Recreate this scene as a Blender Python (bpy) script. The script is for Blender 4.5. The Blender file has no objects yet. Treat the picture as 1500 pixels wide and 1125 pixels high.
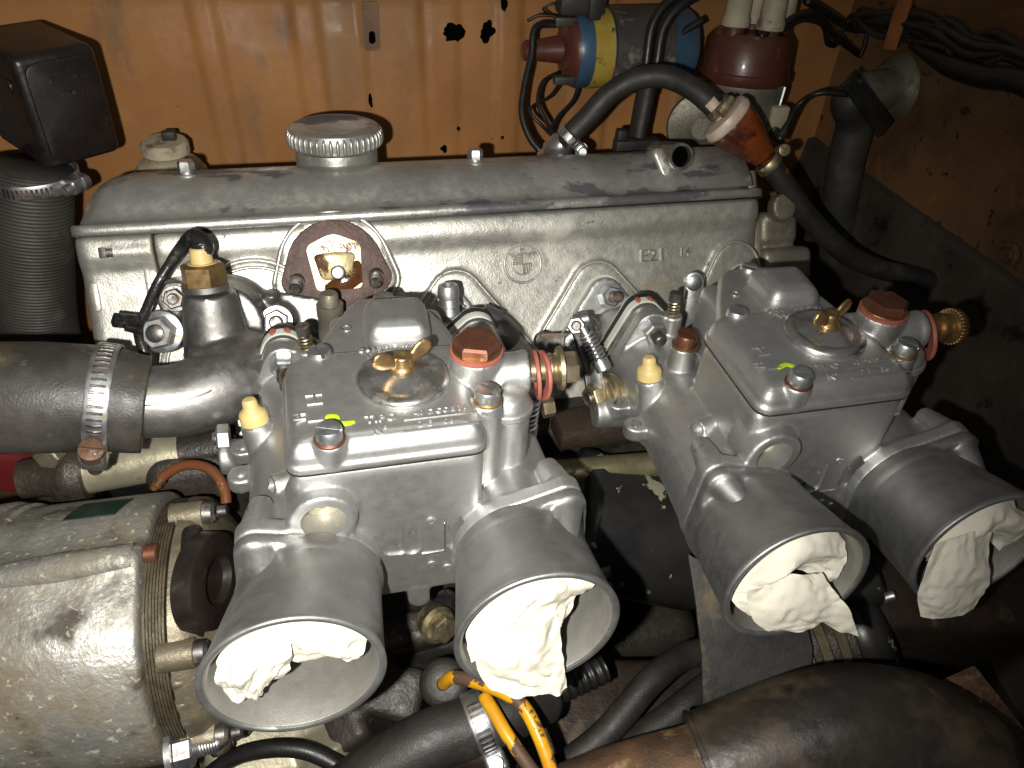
# Engine bay close-up: a slanted four-cylinder head with two twin-choke side-draught carburettors.
# All coordinates are millimetres (S converts to metres). x runs along the engine, y away from the
# viewer, z up; the origin sits between the two bores of the nearer carburettor.
import bpy, bmesh, math, random
import numpy as np
from mathutils import Vector, noise as mnoise
R_ = math.radians
S = 0.001
scene = bpy.context.scene
COL = scene.collection

# ------------------------------------------------------------------ camera, light, exposure
cam_d = bpy.data.cameras.new('camera'); cam = bpy.data.objects.new('camera', cam_d); COL.objects.link(cam)
CAM = Vector((-21.4, -217.5, 258.9))
yaw, pitch, roll = R_(16.6), R_(39.1), R_(4.4)
fw = Vector((math.sin(yaw)*math.cos(pitch), math.cos(yaw)*math.cos(pitch), -math.sin(pitch)))
rt = Vector((math.cos(yaw), -math.sin(yaw), 0)); up = rt.cross(fw)
r2 = rt*math.cos(roll)+up*math.sin(roll); u2 = -rt*math.sin(roll)+up*math.cos(roll)
from mathutils import Matrix
cam.matrix_world = Matrix(((r2.x, u2.x, -fw.x, CAM.x*S), (r2.y, u2.y, -fw.y, CAM.y*S), (r2.z, u2.z, -fw.z, CAM.z*S), (0, 0, 0, 1)))
cam_d.sensor_fit = 'HORIZONTAL'; cam_d.sensor_width = 36; cam_d.lens = 36*1126/1500
cam_d.clip_start = 0.005; cam_d.clip_end = 20
scene.camera = cam
world = bpy.data.worlds.new('World'); scene.world = world; world.use_nodes = True
bg = world.node_tree.nodes['Background']; bg.inputs[0].default_value = (1.0, 0.97, 0.92, 1); bg.inputs[1].default_value = 0.10
# the phone's flash: a small hard lamp a little to the left of and below the lens
fl_d = bpy.data.lights.new('flash_lamp', 'SPOT'); fl = bpy.data.objects.new('flash_lamp', fl_d); COL.objects.link(fl)
fl.location = (CAM - r2*30 - u2*14)*S; fl_d.energy = 11.8; fl_d.shadow_soft_size = 0.0035; fl_d.color = (1.0, 0.972, 0.905)
fl_d.spot_size = R_(112); fl_d.spot_blend = 1.0
fl.rotation_euler = (fw - r2*.19 - u2*.06).to_track_quat('-Z', 'Y').to_euler()
scene.view_settings.view_transform = 'Standard'; scene.view_settings.look = 'None'
scene.view_settings.exposure = 0; scene.view_settings.gamma = 1; scene.view_settings.use_curve_mapping = False
scene.render.engine = 'CYCLES'; scene.cycles.max_bounces = 8; scene.cycles.use_denoising = True

# ------------------------------------------------------------------ materials
def rgb(h): # sRGB hex -> linear
    v = [int(h[i:i+2], 16)/255 for i in (0, 2, 4)]
    return tuple((c/12.92 if c <= .04045 else ((c+.055)/1.055)**2.4) for c in v)
M = {}
def mat(name, col, metal=0, rough=.5, var=None, layers=(), bump=(), rvar=0, coat=0, trans=0, ior=1.45, aniso=None, sss=0):
    """layers: (colour, scale, lo, hi, detail, metal, rough[, stretch]) noise masks laid over the base;
    bump: (scale, strength, distance mm[, stretch])"""
    m = bpy.data.materials.new(name); m.use_nodes = True; nt = m.node_tree; nd = nt.nodes; ln = nt.links
    b = nd['Principled BSDF']
    geo = nd.new('ShaderNodeNewGeometry')
    def noise(scale, detail=4, stretch=None, rough_=.55, off=0.0):
        n = nd.new('ShaderNodeTexNoise'); n.inputs['Scale'].default_value = scale; n.inputs['Detail'].default_value = detail
        n.inputs['Roughness'].default_value = rough_
        mp = nd.new('ShaderNodeMapping'); mp.inputs['Location'].default_value = (off, off*.7, -off)
        if stretch: mp.inputs['Scale'].default_value = stretch
        ln.new(geo.outputs['Position'], mp.inputs['Vector']); ln.new(mp.outputs[0], n.inputs['Vector'])
        k = nd.new('ShaderNodeMapRange'); k.clamp = False; k.inputs[1].default_value = .5-.5/1.7; k.inputs[2].default_value = .5+.5/1.7; ln.new(n.outputs['Fac'], k.inputs[0])
        return k.outputs[0]
    def ramp(src, lo, hi, a=0.0, z=1.0):
        r = nd.new('ShaderNodeMapRange'); r.inputs[1].default_value = lo; r.inputs[2].default_value = hi
        r.inputs[3].default_value = a; r.inputs[4].default_value = z; ln.new(src, r.inputs[0]); return r.outputs[0]
    def mixc(f, a, c):
        x = nd.new('ShaderNodeMix'); x.data_type = 'RGBA'; ln.new(f, x.inputs[0])
        if isinstance(a, tuple): x.inputs[6].default_value = (*a, 1)
        else: ln.new(a, x.inputs[6])
        x.inputs[7].default_value = (*c, 1); return x.outputs[2]
    def mixf(f, a, c):
        x = nd.new('ShaderNodeMix'); x.data_type = 'FLOAT'; ln.new(f, x.inputs[0])
        if isinstance(a, (int, float)): x.inputs[2].default_value = a
        else: ln.new(a, x.inputs[2])
        x.inputs[3].default_value = c; return x.outputs[0]
    c, me, ro = tuple(col), metal, rough
    if var: c = mixc(ramp(noise(var[1], 5), .3, .7), c, var[0])
    for i, L in enumerate(layers):
        f = ramp(noise(L[1], L[4], L[7] if len(L) > 7 else None, .6, 3.1*(i+1)), L[2], L[3])
        c = mixc(f, c, L[0]); me = mixf(f, me, L[5]); ro = mixf(f, ro, L[6])
    if rvar:
        mm = nd.new('ShaderNodeMath'); mm.operation = 'ADD'; ln.new(ramp(noise(180, 6, None, .6, 9.), .3, .7, -rvar, rvar), mm.inputs[0])
        if isinstance(ro, (int, float)): mm.inputs[1].default_value = ro
        else: ln.new(ro, mm.inputs[1])
        ro = mm.outputs[0]
    for v, s in ((c, 'Base Color'), (me, 'Metallic'), (ro, 'Roughness')):
        if isinstance(v, tuple): b.inputs[s].default_value = (*v, 1)
        elif isinstance(v, (int, float)): b.inputs[s].default_value = v
        else: ln.new(v, b.inputs[s])
    prev = None
    for i, B in enumerate(bump):
        bp = nd.new('ShaderNodeBump'); bp.inputs['Strength'].default_value = B[1]; bp.inputs['Distance'].default_value = B[2]*S
        ln.new(noise(B[0], 3, B[3] if len(B) > 3 else None, .6, 1.7*i), bp.inputs['Height'])
        if prev: ln.new(prev, bp.inputs['Normal'])
        prev = bp.outputs[0]
    if prev: ln.new(prev, b.inputs['Normal'])
    if coat: b.inputs['Coat Weight'].default_value = coat; b.inputs['Coat Roughness'].default_value = .12
    if trans: b.inputs['Transmission Weight'].default_value = trans; b.inputs['IOR'].default_value = ior
    if sss: b.inputs['Subsurface Weight'].default_value = sss; b.inputs['Subsurface Radius'].default_value = (.004, .003, .002)
    M[name] = m; return m
mat('carb_alloy', (.50, .50, .49), .90, .49, ((.48, .48, .47), 40), [((.36, .33, .28), 45, .72, 1.1, 5, .8, .5), ((.75, .75, .73), 900, .86, .92, 1, .9, .4)], [(1400, .4, .12), (260, .2, .2)], .03)
mat('trumpet_alloy', (.40, .40, .395), .90, .5, ((.28, .28, .275), 30), [((.6, .6, .6), 700, .88, .94, 2, .9, .4), ((.30, .27, .2), 60, .72, 1.0, 5, .7, .5)], [(1600, .4, .1), (200, .2, .22)], .04)
mat('polished_alloy', (.62, .62, .61), .95, .32, ((.40, .40, .39), 90), [((.22, .2, .16), 120, .62, .8, 5, .7, .5)], [(1200, .2, .08)], .06)
mat('head_alloy', (.59, .58, .52), .75, .42, ((.46, .45, .405), 18), [((.27, .235, .16), 26, .60, .92, 6, .4, .6), ((.66, .64, .56), 16, .60, .75, 4, .5, .45), ((.10, .07, .04), 70, .80, .86, 5, 0, .6)], [(900, .4, .25), (150, .3, .5)], .06)
mat('cover_alloy', (.50, .49, .455), .75, .40, ((.38, .375, .35), 30, ), [((.12, .12, .125), 24, .55, .61, 7, .4, .45, (.45, 1, 1)), ((.62, .60, .52), 60, .86, .92, 6, .4, .5), ((.16, .12, .07), 40, .74, 1.0, 6, .2, .6)], [(700, .3, .2), (120, .3, .5)], .08)
mat('dark_alloy', (.30, .29, .28), .88, .47, ((.20, .195, .188), 60), [((.30, .29, .27), 50, .6, .8, 5, .8, .4)], [(1500, .4, .12), (200, .25, .3)], .06)
mat('zinc', (.56, .57, .58), .95, .42, ((.42, .43, .44), 120), [((.33, .27, .17), 150, .64, .8, 5, .7, .5)], [(500, .15, .15)], .06)
mat('yellow_zinc', (.48, .41, .26), .93, .42, ((.34, .28, .17), 140), [((.18, .12, .06), 160, .66, .8, 5, .4, .6)], [(500, .15, .15)], .05)
mat('brass', (.45, .31, .14), .92, .42, ((.32, .20, .09), 130), [((.20, .11, .05), 130, .62, .8, 5, .6, .5)], [(500, .2, .15)], .06)
mat('copper_brown', (.21, .09, .055), .75, .42, ((.18, .07, .045), 90), [((.42, .24, .10), 200, .70, .8, 4, .9, .35)], [(600, .2, .15)], .05)
mat('rusty', (.16, .085, .05), .35, .6, ((.09, .05, .03), 200), [((.30, .25, .2), 260, .66, .78, 4, .8, .4)], [(700, .5, .3)])
mat('steel_dark', (.22, .21, .20), .9, .42, ((.12, .115, .11), 120), [((.16, .09, .05), 120, .6, .75, 5, .2, .65)], [(700, .3, .2)], .06)
mat('red_fibre', (.32, .095, .07), 0, .55, ((.26, .075, .055), 200), (), [(900, .2, .1)])
mat('cream_plastic', (.62, .48, .20), 0, .45, ((.55, .41, .16), 150), [((.5, .34, .12), 160, .66, .8, 4, 0, .6)], [(600, .15, .15)], sss=.1)
mat('rubber', (.008, .0075, .007), 0, .42, ((.013, .012, .011), 90), [((.04, .035, .028), 60, .72, 1.0, 6, 0, .7)], [(700, .3, .2)], .06)
mat('rubber_dirty', (.014, .0125, .011), 0, .55, ((.024, .021, .018), 45), [((.060, .050, .036), 38, .66, 1.0, 7, 0, .8), ((.02, .02, .02), 60, .62, .75, 5, 0, .5)], [(900, .5, .25), (140, .3, .4)], .06)
mat('hose_oily', (.052, .047, .041), .0, .45, ((.030, .027, .024), 60), [((.085, .068, .034), 20, .50, .76, 8, 0, .6), ((.11, .097, .08), 130, .66, .95, 7, 0, .65)], [(1000, .45, .25), (160, .25, .4)], .08)
mat('black_plastic', (.010, .007, .006), 0, .36, ((.015, .011, .009), 60), [((.035, .029, .024), 90, .70, 1.0, 7, 0, .6)], [(800, .3, .15)], .05)
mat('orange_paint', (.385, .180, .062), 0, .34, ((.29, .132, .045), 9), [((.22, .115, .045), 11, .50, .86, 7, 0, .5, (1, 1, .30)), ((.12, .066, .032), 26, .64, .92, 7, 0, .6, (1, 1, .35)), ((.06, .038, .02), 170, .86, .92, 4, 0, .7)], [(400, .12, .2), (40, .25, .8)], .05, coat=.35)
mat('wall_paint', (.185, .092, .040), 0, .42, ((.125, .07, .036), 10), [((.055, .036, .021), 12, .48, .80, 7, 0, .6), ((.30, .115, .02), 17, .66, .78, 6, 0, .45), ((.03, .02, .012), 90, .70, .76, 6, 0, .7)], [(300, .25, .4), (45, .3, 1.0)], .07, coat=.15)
mat('tar_panel', (.036, .030, .024), 0, .5, ((.055, .045, .034), 12), [((.07, .052, .034), 22, .62, .9, 7, 0, .6), ((.015, .012, .01), 40, .64, .78, 6, 0, .5)], [(250, .4, .6), (60, .35, 1.2)], .08)
mat('grime', (.026, .022, .018), .15, .5, ((.045, .037, .028), 22), [((.11, .09, .065), 60, .70, .95, 7, .2, .6), ((.016, .014, .012), 34, .56, .74, 6, 0, .45)], [(600, .5, .5), (110, .5, 1.2)], .09)
mat('brown_grime', (.038, .025, .018), .1, .5, ((.028, .019, .014), 26), [((.11, .08, .05), 50, .70, .95, 7, .1, .6), ((.02, .015, .012), 34, .6, .74, 6, 0, .5)], [(600, .5, .5), (110, .4, 1.0)], .08)
mat('alternator_alloy', (.34, .335, .31), .65, .47, ((.25, .245, .22), 36), [((.15, .127, .088), 22, .42, .70, 9, .15, .7), ((.06, .05, .036), 40, .54, .76, 9, .1, .75), ((.42, .39, .30), 240, .66, .82, 6, .2, .6), ((.04, .035, .03), 130, .86, .91, 4, 0, .7)], [(420, .6, .5), (90, .3, .8)], .08)
mat('tan_alloy', (.19, .165, .115), .5, .5, ((.13, .11, .075), 60), [((.16, .11, .06), 90, .6, .78, 6, .1, .65)], [(600, .5, .4)], .06)
mat('pale_alloy', (.50, .46, .33), .6, .42, ((.40, .365, .26), 60), [((.17, .13, .08), 80, .66, .76, 6, .1, .6)], [(500, .3, .3)], .06)
mat('olive_alloy', (.30, .27, .16), .7, .42, ((.22, .2, .12), 70), [((.12, .09, .05), 80, .62, .76, 6, .2, .6)], [(500, .3, .3)], .06)
mat('gasket_brown', (.075, .043, .036), 0, .6, ((.11, .065, .055), 110), [((.16, .10, .075), 160, .62, .76, 6, 0, .7)], [(500, .6, .6)], .06)
mat('cavity_cream', (.52, .43, .25), .4, .4, ((.42, .32, .16), 90), [((.10, .045, .015), 70, .58, .66, 6, .1, .2)], [(300, .3, .4)])
mat('oil', (.05, .018, .006), 0, .12, ((.09, .035, .01), 120), (), [(200, .3, .6)])
mat('blue_paint', (.035, .085, .15), 0, .4, ((.03, .065, .11), 50), [((.06, .06, .05), 60, .66, .8, 6, 0, .6)], [(500, .15, .2)], .05)
mat('yellow_label', (.36, .29, .045), 0, .45, ((.32, .21, .03), 40), [((.42, .12, .02), 60, .60, .74, 6, 0, .55), ((.05, .04, .02), 90, .70, .78, 6, 0, .6)], [(500, .1, .1)])
mat('grey_strap', (.075, .072, .063), .4, .5, ((.055, .052, .046), 50), [((.2, .18, .15), 60, .66, .8, 6, .3, .6)], [(500, .3, .3)], .06)
mat('bakelite', (.080, .024, .015), 0, .38, ((.085, .025, .017), 50), [((.17, .10, .07), 70, .66, .82, 6, 0, .6)], [(500, .2, .2)], .05, coat=.2)
mat('boot_grey', (.42, .37, .26), 0, .6, ((.33, .29, .2), 60), [((.14, .11, .07), 60, .6, .76, 6, 0, .7)], [(500, .4, .4)], .05)
mat('dist_alloy', (.24, .22, .175), .5, .48, ((.17, .155, .12), 50), [((.1, .08, .05), 60, .6, .8, 6, .1, .65)], [(600, .4, .4)], .06)
mat('amber', (.14, .036, .010), 0, .15, ((.20, .045, .010), 60), [((.07, .016, .007), 45, .54, .68, 4, 0, .2)], [(200, .1, .2)], coat=.5, sss=.15)
mat('ivory', (.62, .50, .42), 0, .4, ((.5, .38, .3), 100), (), [(500, .1, .1)], sss=.1)
mat('paper', (.70, .665, .56), 0, .9, ((.66, .625, .52), 60), (), [(1100, .3, .2), (330, .35, .3)])
mat('yellow_paint', (.66, .33, .012), 0, .35, ((.55, .25, .01), 90), [((.09, .05, .03), 75, .57, .61, 6, .1, .65)], [(500, .25, .2)], .05)
mat('marker_green', (.42, .62, .02), 0, .45)
mat('brown_wire', (.14, .055, .025), 0, .38, ((.15, .05, .02), 90), [((.3, .16, .08), 120, .66, .8, 5, 0, .5)], [(500, .15, .15)])
mat('rust_tube', (.055, .034, .021), .15, .6, ((.13, .07, .035), 60), [((.30, .2, .1), 60, .62, .78, 6, .1, .65)], [(600, .5, .5)], .06)
mat('duct_black', (.018, .014, .012), 0, .42, ((.027, .021, .016), 18), [((.075, .052, .032), 26, .50, .80, 8, 0, .65), ((.014, .013, .012), 24, .56, .70, 5, 0, .42), ((.10, .075, .05), 90, .78, .95, 6, 0, .7)], [(500, .3, .3), (70, .3, 1.0)], .08)
mat('shield_grey', (.040, .038, .037), .5, .5, ((.075, .07, .065), 24), [((.13, .10, .06), 26, .56, .74, 6, .2, .6)], [(500, .3, .3)], .06)
mat('filter_black', (.016, .016, .017), .1, .36, ((.028, .026, .024), 30), [((.34, .32, .23), 48, .66, .70, 5, .2, .6)], [(400, .2, .3)], .05)
mat('orange_cloth', (.38, .14, .045), 0, .6, ((.28, .1, .03), 60), (), [(500, .3, .3)])
mat('red_plastic', (.11, .012, .012), 0, .4, ((.14, .015, .015), 60))
mat('dark_label', (.008, .018, .013), 0, .35, ((.02, .04, .03), 60))
mat('lamination', (.11, .09, .055), .5, .5, ((.06, .048, .03), 160), (), [(700, .4, .4)])
mat('white_spacer', (.52, .54, .47), 0, .5, ((.44, .46, .4), 90), [((.3, .26, .18), 90, .66, .8, 5, 0, .6)], [(500, .2, .2)])
mat('tape_black', (.010, .010, .010), 0, .3, ((.02, .02, .018), 90), [((.05, .045, .04), 110, .64, .78, 5, 0, .5)], [(300, .5, .5)])
mat('bore_alloy', (.32, .31, .28), .6, .56, ((.29, .28, .25), 60), [((.22, .205, .175), 900, .60, .9, 2, .5, .6)], [(1800, .4, .2)], .05)
mat('heater_rubber', (.028, .025, .021), 0, .6, ((.045, .041, .035), 30), [((.085, .075, .058), 40, .6, .95, 7, 0, .75)], [(700, .3, .3)], .05)
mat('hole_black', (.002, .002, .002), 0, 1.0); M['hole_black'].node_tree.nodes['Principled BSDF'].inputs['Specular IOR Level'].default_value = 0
mat('letter_alloy', (.34, .325, .27), .7, .45, ((.25, .235, .19), 60), (), [(700, .2, .2)])

# ------------------------------------------------------------------ geometry helpers (millimetres)
def vec(p): return np.array(p, float)
def unit(v): v = vec(v); return v/np.linalg.norm(v)
def basis(ax, hint=None):
    ax = unit(ax); h = vec(hint) if hint is not None else (vec((0, 0, 1)) if abs(ax[2]) < .9 else vec((1, 0, 0)))
    e1 = unit(np.cross(h, ax)); e2 = np.cross(ax, e1); return e1, e2, ax
class G:
    def __init__(s): s.v = []; s.f = []
    def add(s, v, f):
        n = len(s.v); s.v.extend([tuple(p) for p in v]); s.f.extend([tuple(i+n for i in q) for q in f]); return s
    def __add__(s, o): g = G(); g.add(s.v, s.f); g.add(o.v, o.f); return g
def grid_faces(rows, n, wrap=True):
    f = []
    for i in range(rows-1):
        for j in range(n if wrap else n-1):
            k = (j+1) % n; f.append((i*n+j, i*n+k, (i+1)*n+k, (i+1)*n+j))
    return f
def lathe(p, ax, prof, seg=32, ring=False, hint=None, ph=0.0, sc=(1, 1)):
    e1, e2, a = basis(ax, hint); p = vec(p); v = []
    for h, r in prof:
        for j in range(seg):
            t = 2*math.pi*j/seg+ph; v.append(p+a*h+(e1*math.cos(t)*sc[0]+e2*math.sin(t)*sc[1])*max(r, .01))
    f = grid_faces(len(prof), seg)
    if ring:
        m = (len(prof)-1)*seg
        for j in range(seg): k = (j+1) % seg; f.append((m+j, m+k, k, j))
    else: f.append(tuple(range(seg-1, -1, -1))); f.append(tuple(range((len(prof)-1)*seg, len(prof)*seg)))
    return G().add(v, f)
def cyl(p, q, r, r1=None, seg=28, ch=0):
    p = vec(p); q = vec(q); L = np.linalg.norm(q-p); r1 = r if r1 is None else r1
    pr = [(0, r), (L, r1)] if not ch else [(0, r-ch), (ch, r), (L-ch, r1), (L, r1-ch)]
    return lathe(p, q-p, pr, seg)
def pipe(p, q, ro, ri, seg=32, lip=.6):
    p = vec(p); q = vec(q); L = np.linalg.norm(q-p)
    return lathe(p, q-p, [(0, ri), (0, ro), (L-lip, ro), (L, ro-lip), (L, ri+lip), (L-lip, ri)], seg, ring=True)
def hexa(p, ax, af, h, ch=.8, ph=0.0, hint=None):
    r = af/math.sqrt(3); return lathe(p, ax, [(0, r), (h-ch, r), (h, r*.86)], 6, hint=hint, ph=ph)
def curve(pts, n=8):
    P = [vec(p) for p in pts]; P = [2*P[0]-P[1]]+P+[2*P[-1]-P[-2]]; o = []
    for i in range(1, len(P)-2):
        a, b, c, d = P[i-1:i+3]
        for k in range(n):
            t = k/n; o.append(.5*(2*b+(c-a)*t+(2*a-5*b+4*c-d)*t*t+(3*b-a-3*c+d)*t**3))
    o.append(P[-2]); return o
def tube(pts, r, seg=12, n=8, rf=None, flat=1.0):
    C = curve(pts, n) if n > 1 else [vec(p) for p in pts]; m = len(C)
    if isinstance(r, (list, tuple)): rr = np.interp(np.linspace(0, len(r)-1, m), range(len(r)), r)
    else: rr = [r]*m
    t0 = unit(C[1]-C[0]); e1, e2, _ = basis(t0); v = []
    for i in range(m):
        t = unit(C[min(i+1, m-1)]-C[max(i-1, 0)]); e1 = unit(e1-t*np.dot(e1, t)); e2 = np.cross(t, e1)
        q = rr[i]*(rf(i/(m-1)) if rf else 1)
        for j in range(seg):
            a = 2*math.pi*j/seg; v.append(C[i]+e1*math.cos(a)*q+e2*math.sin(a)*q*flat)
    f = grid_faces(m, seg); f.append(tuple(range(seg-1, -1, -1))); f.append(tuple(range((m-1)*seg, m*seg)))
    return G().add(v, f)
def helix(p, ax, L, r, wire, turns, seg=6):
    e1, e2, a = basis(ax); p = vec(p); n = int(turns*14); pts = []
    for i in range(n+1):
        t = 2*math.pi*turns*i/n; pts.append(p+a*(L*i/n)+(e1*math.cos(t)+e2*math.sin(t))*r)
    return tube(pts, wire, seg, 1)
def rot3(rx=0, ry=0, rz=0):
    return np.array(Matrix.Rotation(R_(rz), 3, 'Z') @ Matrix.Rotation(R_(ry), 3, 'Y') @ Matrix.Rotation(R_(rx), 3, 'X'))
def box(c, s, bev=0, seg=2, R=None):
    bm = bmesh.new(); bmesh.ops.create_cube(bm, size=1)
    for v in bm.verts: v.co = Vector((v.co.x*s[0], v.co.y*s[1], v.co.z*s[2]))
    if bev: bmesh.ops.bevel(bm, geom=bm.edges[:], offset=bev, segments=seg, profile=.5, affect='EDGES')
    bm.verts.index_update(); Rm = np.eye(3) if R is None else R
    v = [Rm @ vec(x.co)+vec(c) for x in bm.verts]; f = [tuple(x.index for x in q.verts) for q in bm.faces]; bm.free()
    return G().add(v, f)
def bx(x0, x1, y0, y1, z0, z1, bev=0, seg=2): return box(((x0+x1)/2, (y0+y1)/2, (z0+z1)/2), (x1-x0, y1-y0, z1-z0), bev, seg)
def prism(poly, o, ex, ey, h0, h1, bev=0):
    ex = unit(ex); ey = unit(ey); ez = np.cross(ex, ey); o = vec(o); n = len(poly); v = []
    lv = [(h0, 0), (h1, 0)] if not bev else [(h0, 0), (h1-bev, 0), (h1-bev*.3, bev*.3), (h1, bev)]
    cx = sum(p[0] for p in poly)/n; cy = sum(p[1] for p in poly)/n
    for h, ins in lv:
        for a, b in poly:
            if ins: d = math.hypot(a-cx, b-cy); k = 1-ins/max(d, .01); a, b = cx+(a-cx)*k, cy+(b-cy)*k
            v.append(o+ex*a+ey*b+ez*h)
    f = grid_faces(len(lv), n); f.append(tuple(range(n-1, -1, -1))); f.append(tuple(range((len(lv)-1)*n, len(lv)*n)))
    return G().add(v, f)
def hull(circles, seg=28):
    P = sorted({(round(x+r*math.cos(2*math.pi*k/seg), 4), round(y+r*math.sin(2*math.pi*k/seg), 4)) for x, y, r in circles for k in range(seg)})
    def half(P):
        h = []
        for p in P:
            while len(h) > 1 and (h[-1][0]-h[-2][0])*(p[1]-h[-2][1])-(h[-1][1]-h[-2][1])*(p[0]-h[-2][0]) <= 0: h.pop()
            h.append(p)
        return h
    return half(P)[:-1]+half(P[::-1])[:-1]
def loft(secs, caps=True):
    n = len(secs[0]); v = [p for s in secs for p in s]; f = grid_faces(len(secs), n)
    if caps: f.append(tuple(range(n-1, -1, -1))); f.append(tuple(range((len(secs)-1)*n, len(secs)*n)))
    return G().add(v, f)
def text_geo(body, o, ex, ey, size, depth, align='LEFT', spacing=1.0, bold=.012):
    cu = bpy.data.curves.new('t', 'FONT'); cu.body = body; cu.size = 1; cu.align_x = align; cu.extrude = .5; cu.resolution_u = 2; cu.space_character = spacing; cu.offset = bold
    ob = bpy.data.objects.new('t', cu); COL.objects.link(ob); bpy.context.view_layer.update()
    me = bpy.data.meshes.new_from_object(ob.evaluated_get(bpy.context.evaluated_depsgraph_get()))
    ex = unit(ex); ey = unit(ey); ez = np.cross(ex, ey); o = vec(o)
    v = [o+ex*p.co.x*size+ey*p.co.y*size+ez*(p.co.z+.5)*depth for p in me.vertices]; f = [tuple(q.vertices) for q in me.polygons]
    bpy.data.objects.remove(ob); bpy.data.curves.remove(cu); bpy.data.meshes.remove(me)
    return G().add(v, f)
def strip(pts, w, h, o, ex, ey):  # raised line on a surface
    ex = unit(ex); ey = unit(ey); o = vec(o); return tube([o+ex*a+ey*b for a, b in pts], w, 6, 1)

# ------------------------------------------------------------------ objects
ORG = {}
def finish(me, sharp):
    me.validate(); 
    for p in me.polygons: p.use_smooth = True
    if sharp < 180: me.set_sharp_from_angle(angle=R_(sharp))
def obj(name, g, m, parent=None, sharp=38, remesh=0, smooth=0, cut=None, org=None, sfac=.5, solid=0):
    if parent is not None: o0 = ORG[parent.name]
    elif org is not None: o0 = vec(org)
    else:
        A = np.array(g.v); o0 = (A.max(0)+A.min(0))/2; o0[2] = A[:, 2].min()
    me = bpy.data.meshes.new(name); me.from_pydata([((p[0]-o0[0])*S, (p[1]-o0[1])*S, (p[2]-o0[2])*S) for p in g.v], [], g.f)
    bm = bmesh.new(); bm.from_mesh(me); bmesh.ops.recalc_face_normals(bm, faces=bm.faces); bm.to_mesh(me); bm.free()
    ob = bpy.data.objects.new(name, me); COL.objects.link(ob)
    if remesh or cut or smooth or solid:
        if remesh: md = ob.modifiers.new('r', 'REMESH'); md.mode = 'VOXEL'; md.voxel_size = remesh*S
        if smooth: md = ob.modifiers.new('s', 'SMOOTH'); md.iterations = smooth; md.factor = sfac
        tmp = []
        for c in (cut or ()):
            cm = bpy.data.meshes.new('c'); cm.from_pydata([((p[0]-o0[0])*S, (p[1]-o0[1])*S, (p[2]-o0[2])*S) for p in c.v], [], c.f)
            b2 = bmesh.new(); b2.from_mesh(cm); bmesh.ops.recalc_face_normals(b2, faces=b2.faces); b2.to_mesh(cm); b2.free()
            co = bpy.data.objects.new('c', cm); COL.objects.link(co); tmp.append(co)
            md = ob.modifiers.new('b', 'BOOLEAN'); md.operation = 'DIFFERENCE'; md.object = co; md.solver = 'MANIFOLD' if remesh else 'EXACT'
        if solid: md = ob.modifiers.new('k', 'SOLIDIFY'); md.thickness = solid*S; md.offset = 0
        bpy.context.view_layer.update()
        me2 = bpy.data.meshes.new_from_object(ob.evaluated_get(bpy.context.evaluated_depsgraph_get())); me2.name = name
        ob.modifiers.clear(); ob.data = me2; bpy.data.meshes.remove(me)
        for co in tmp: bpy.data.objects.remove(co)
        me = me2
    finish(me, sharp); me.materials.clear(); me.materials.append(M[m])
    if parent is not None: ob.parent = parent
    else: ob.location = tuple(o0*S)
    ORG[ob.name] = o0; return ob
def tag(o, label, cat, group=None):
    o['label'] = label; o['category'] = cat
    if group: o['group'] = group
    return o
def thing(name, org, label, cat, group=None):
    o = bpy.data.objects.new(name, None); COL.objects.link(o); o.empty_display_size = .01; o.location = tuple(vec(org)*S); ORG[o.name] = vec(org)
    return tag(o, label, cat, group)
def one(name, g, m, label, cat, group=None, **k): return tag(obj(name, g, m, **k), label, cat, group)
def structure(name, g, m, **k): o = obj(name, g, m, **k); o['kind'] = 'structure'; return o
def copy_tree(o, parent=None, delta=(0, 0, 0), skip=()):
    c = o.copy(); COL.objects.link(c); c.parent = parent
    if parent is None: c.location = tuple(vec(o.location)+vec(delta)*S)
    ORG[c.name] = ORG[o.name]+vec(delta)
    for ch in list(o.children):
        if ch not in skip: copy_tree(ch, c, delta, skip)
    return c
def noisy(g, amp, freq, seed=0.0, only=None):
    for i, p in enumerate(g.v):
        q = Vector(p)*freq+Vector((seed, seed*1.3, -seed)); d = mnoise.noise_vector(q)*amp
        if only is None or only(p): g.v[i] = (p[0]+d.x, p[1]+d.y, p[2]+d.z)
    return g
SLANT = R_(30)
def HF(x, a, s): return vec((x, 180-a*math.cos(SLANT)+s*math.sin(SLANT), a*math.sin(SLANT)+s*math.cos(SLANT)))
HN = vec((0, -math.cos(SLANT), math.sin(SLANT))); HU = vec((0, math.sin(SLANT), math.cos(SLANT))); HX = vec((1, 0, 0))
def hprism(poly, h0, h1, bev=0): return prism(poly, HF(0, 0, 0), HX, HU, h0, h1, bev)
def screw_slot(p, ax, r, h, th, parent, m='zinc', wm='brass', name='screw'):
    """cheese-head screw with a slot and a washer under the head"""
    e1, e2, a = basis(ax); p = vec(p)
    w = obj(name, lathe(p, ax, [(0, r*.99), (h*.75, r), (h, r*.86)], 26), m, parent, cut=[box(p+a*h, (r*3, r*.34, h*.55), R=np.array([e1*math.cos(th)+e2*math.sin(th), -e1*math.sin(th)+e2*math.cos(th), a]).T)])
    obj('washer', lathe(p-a*1.4, ax, [(0, r*1.08), (.3, r*1.15), (1.1, r*1.15), (1.4, r*1.08)], 26), wm, w)
    return w
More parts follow.
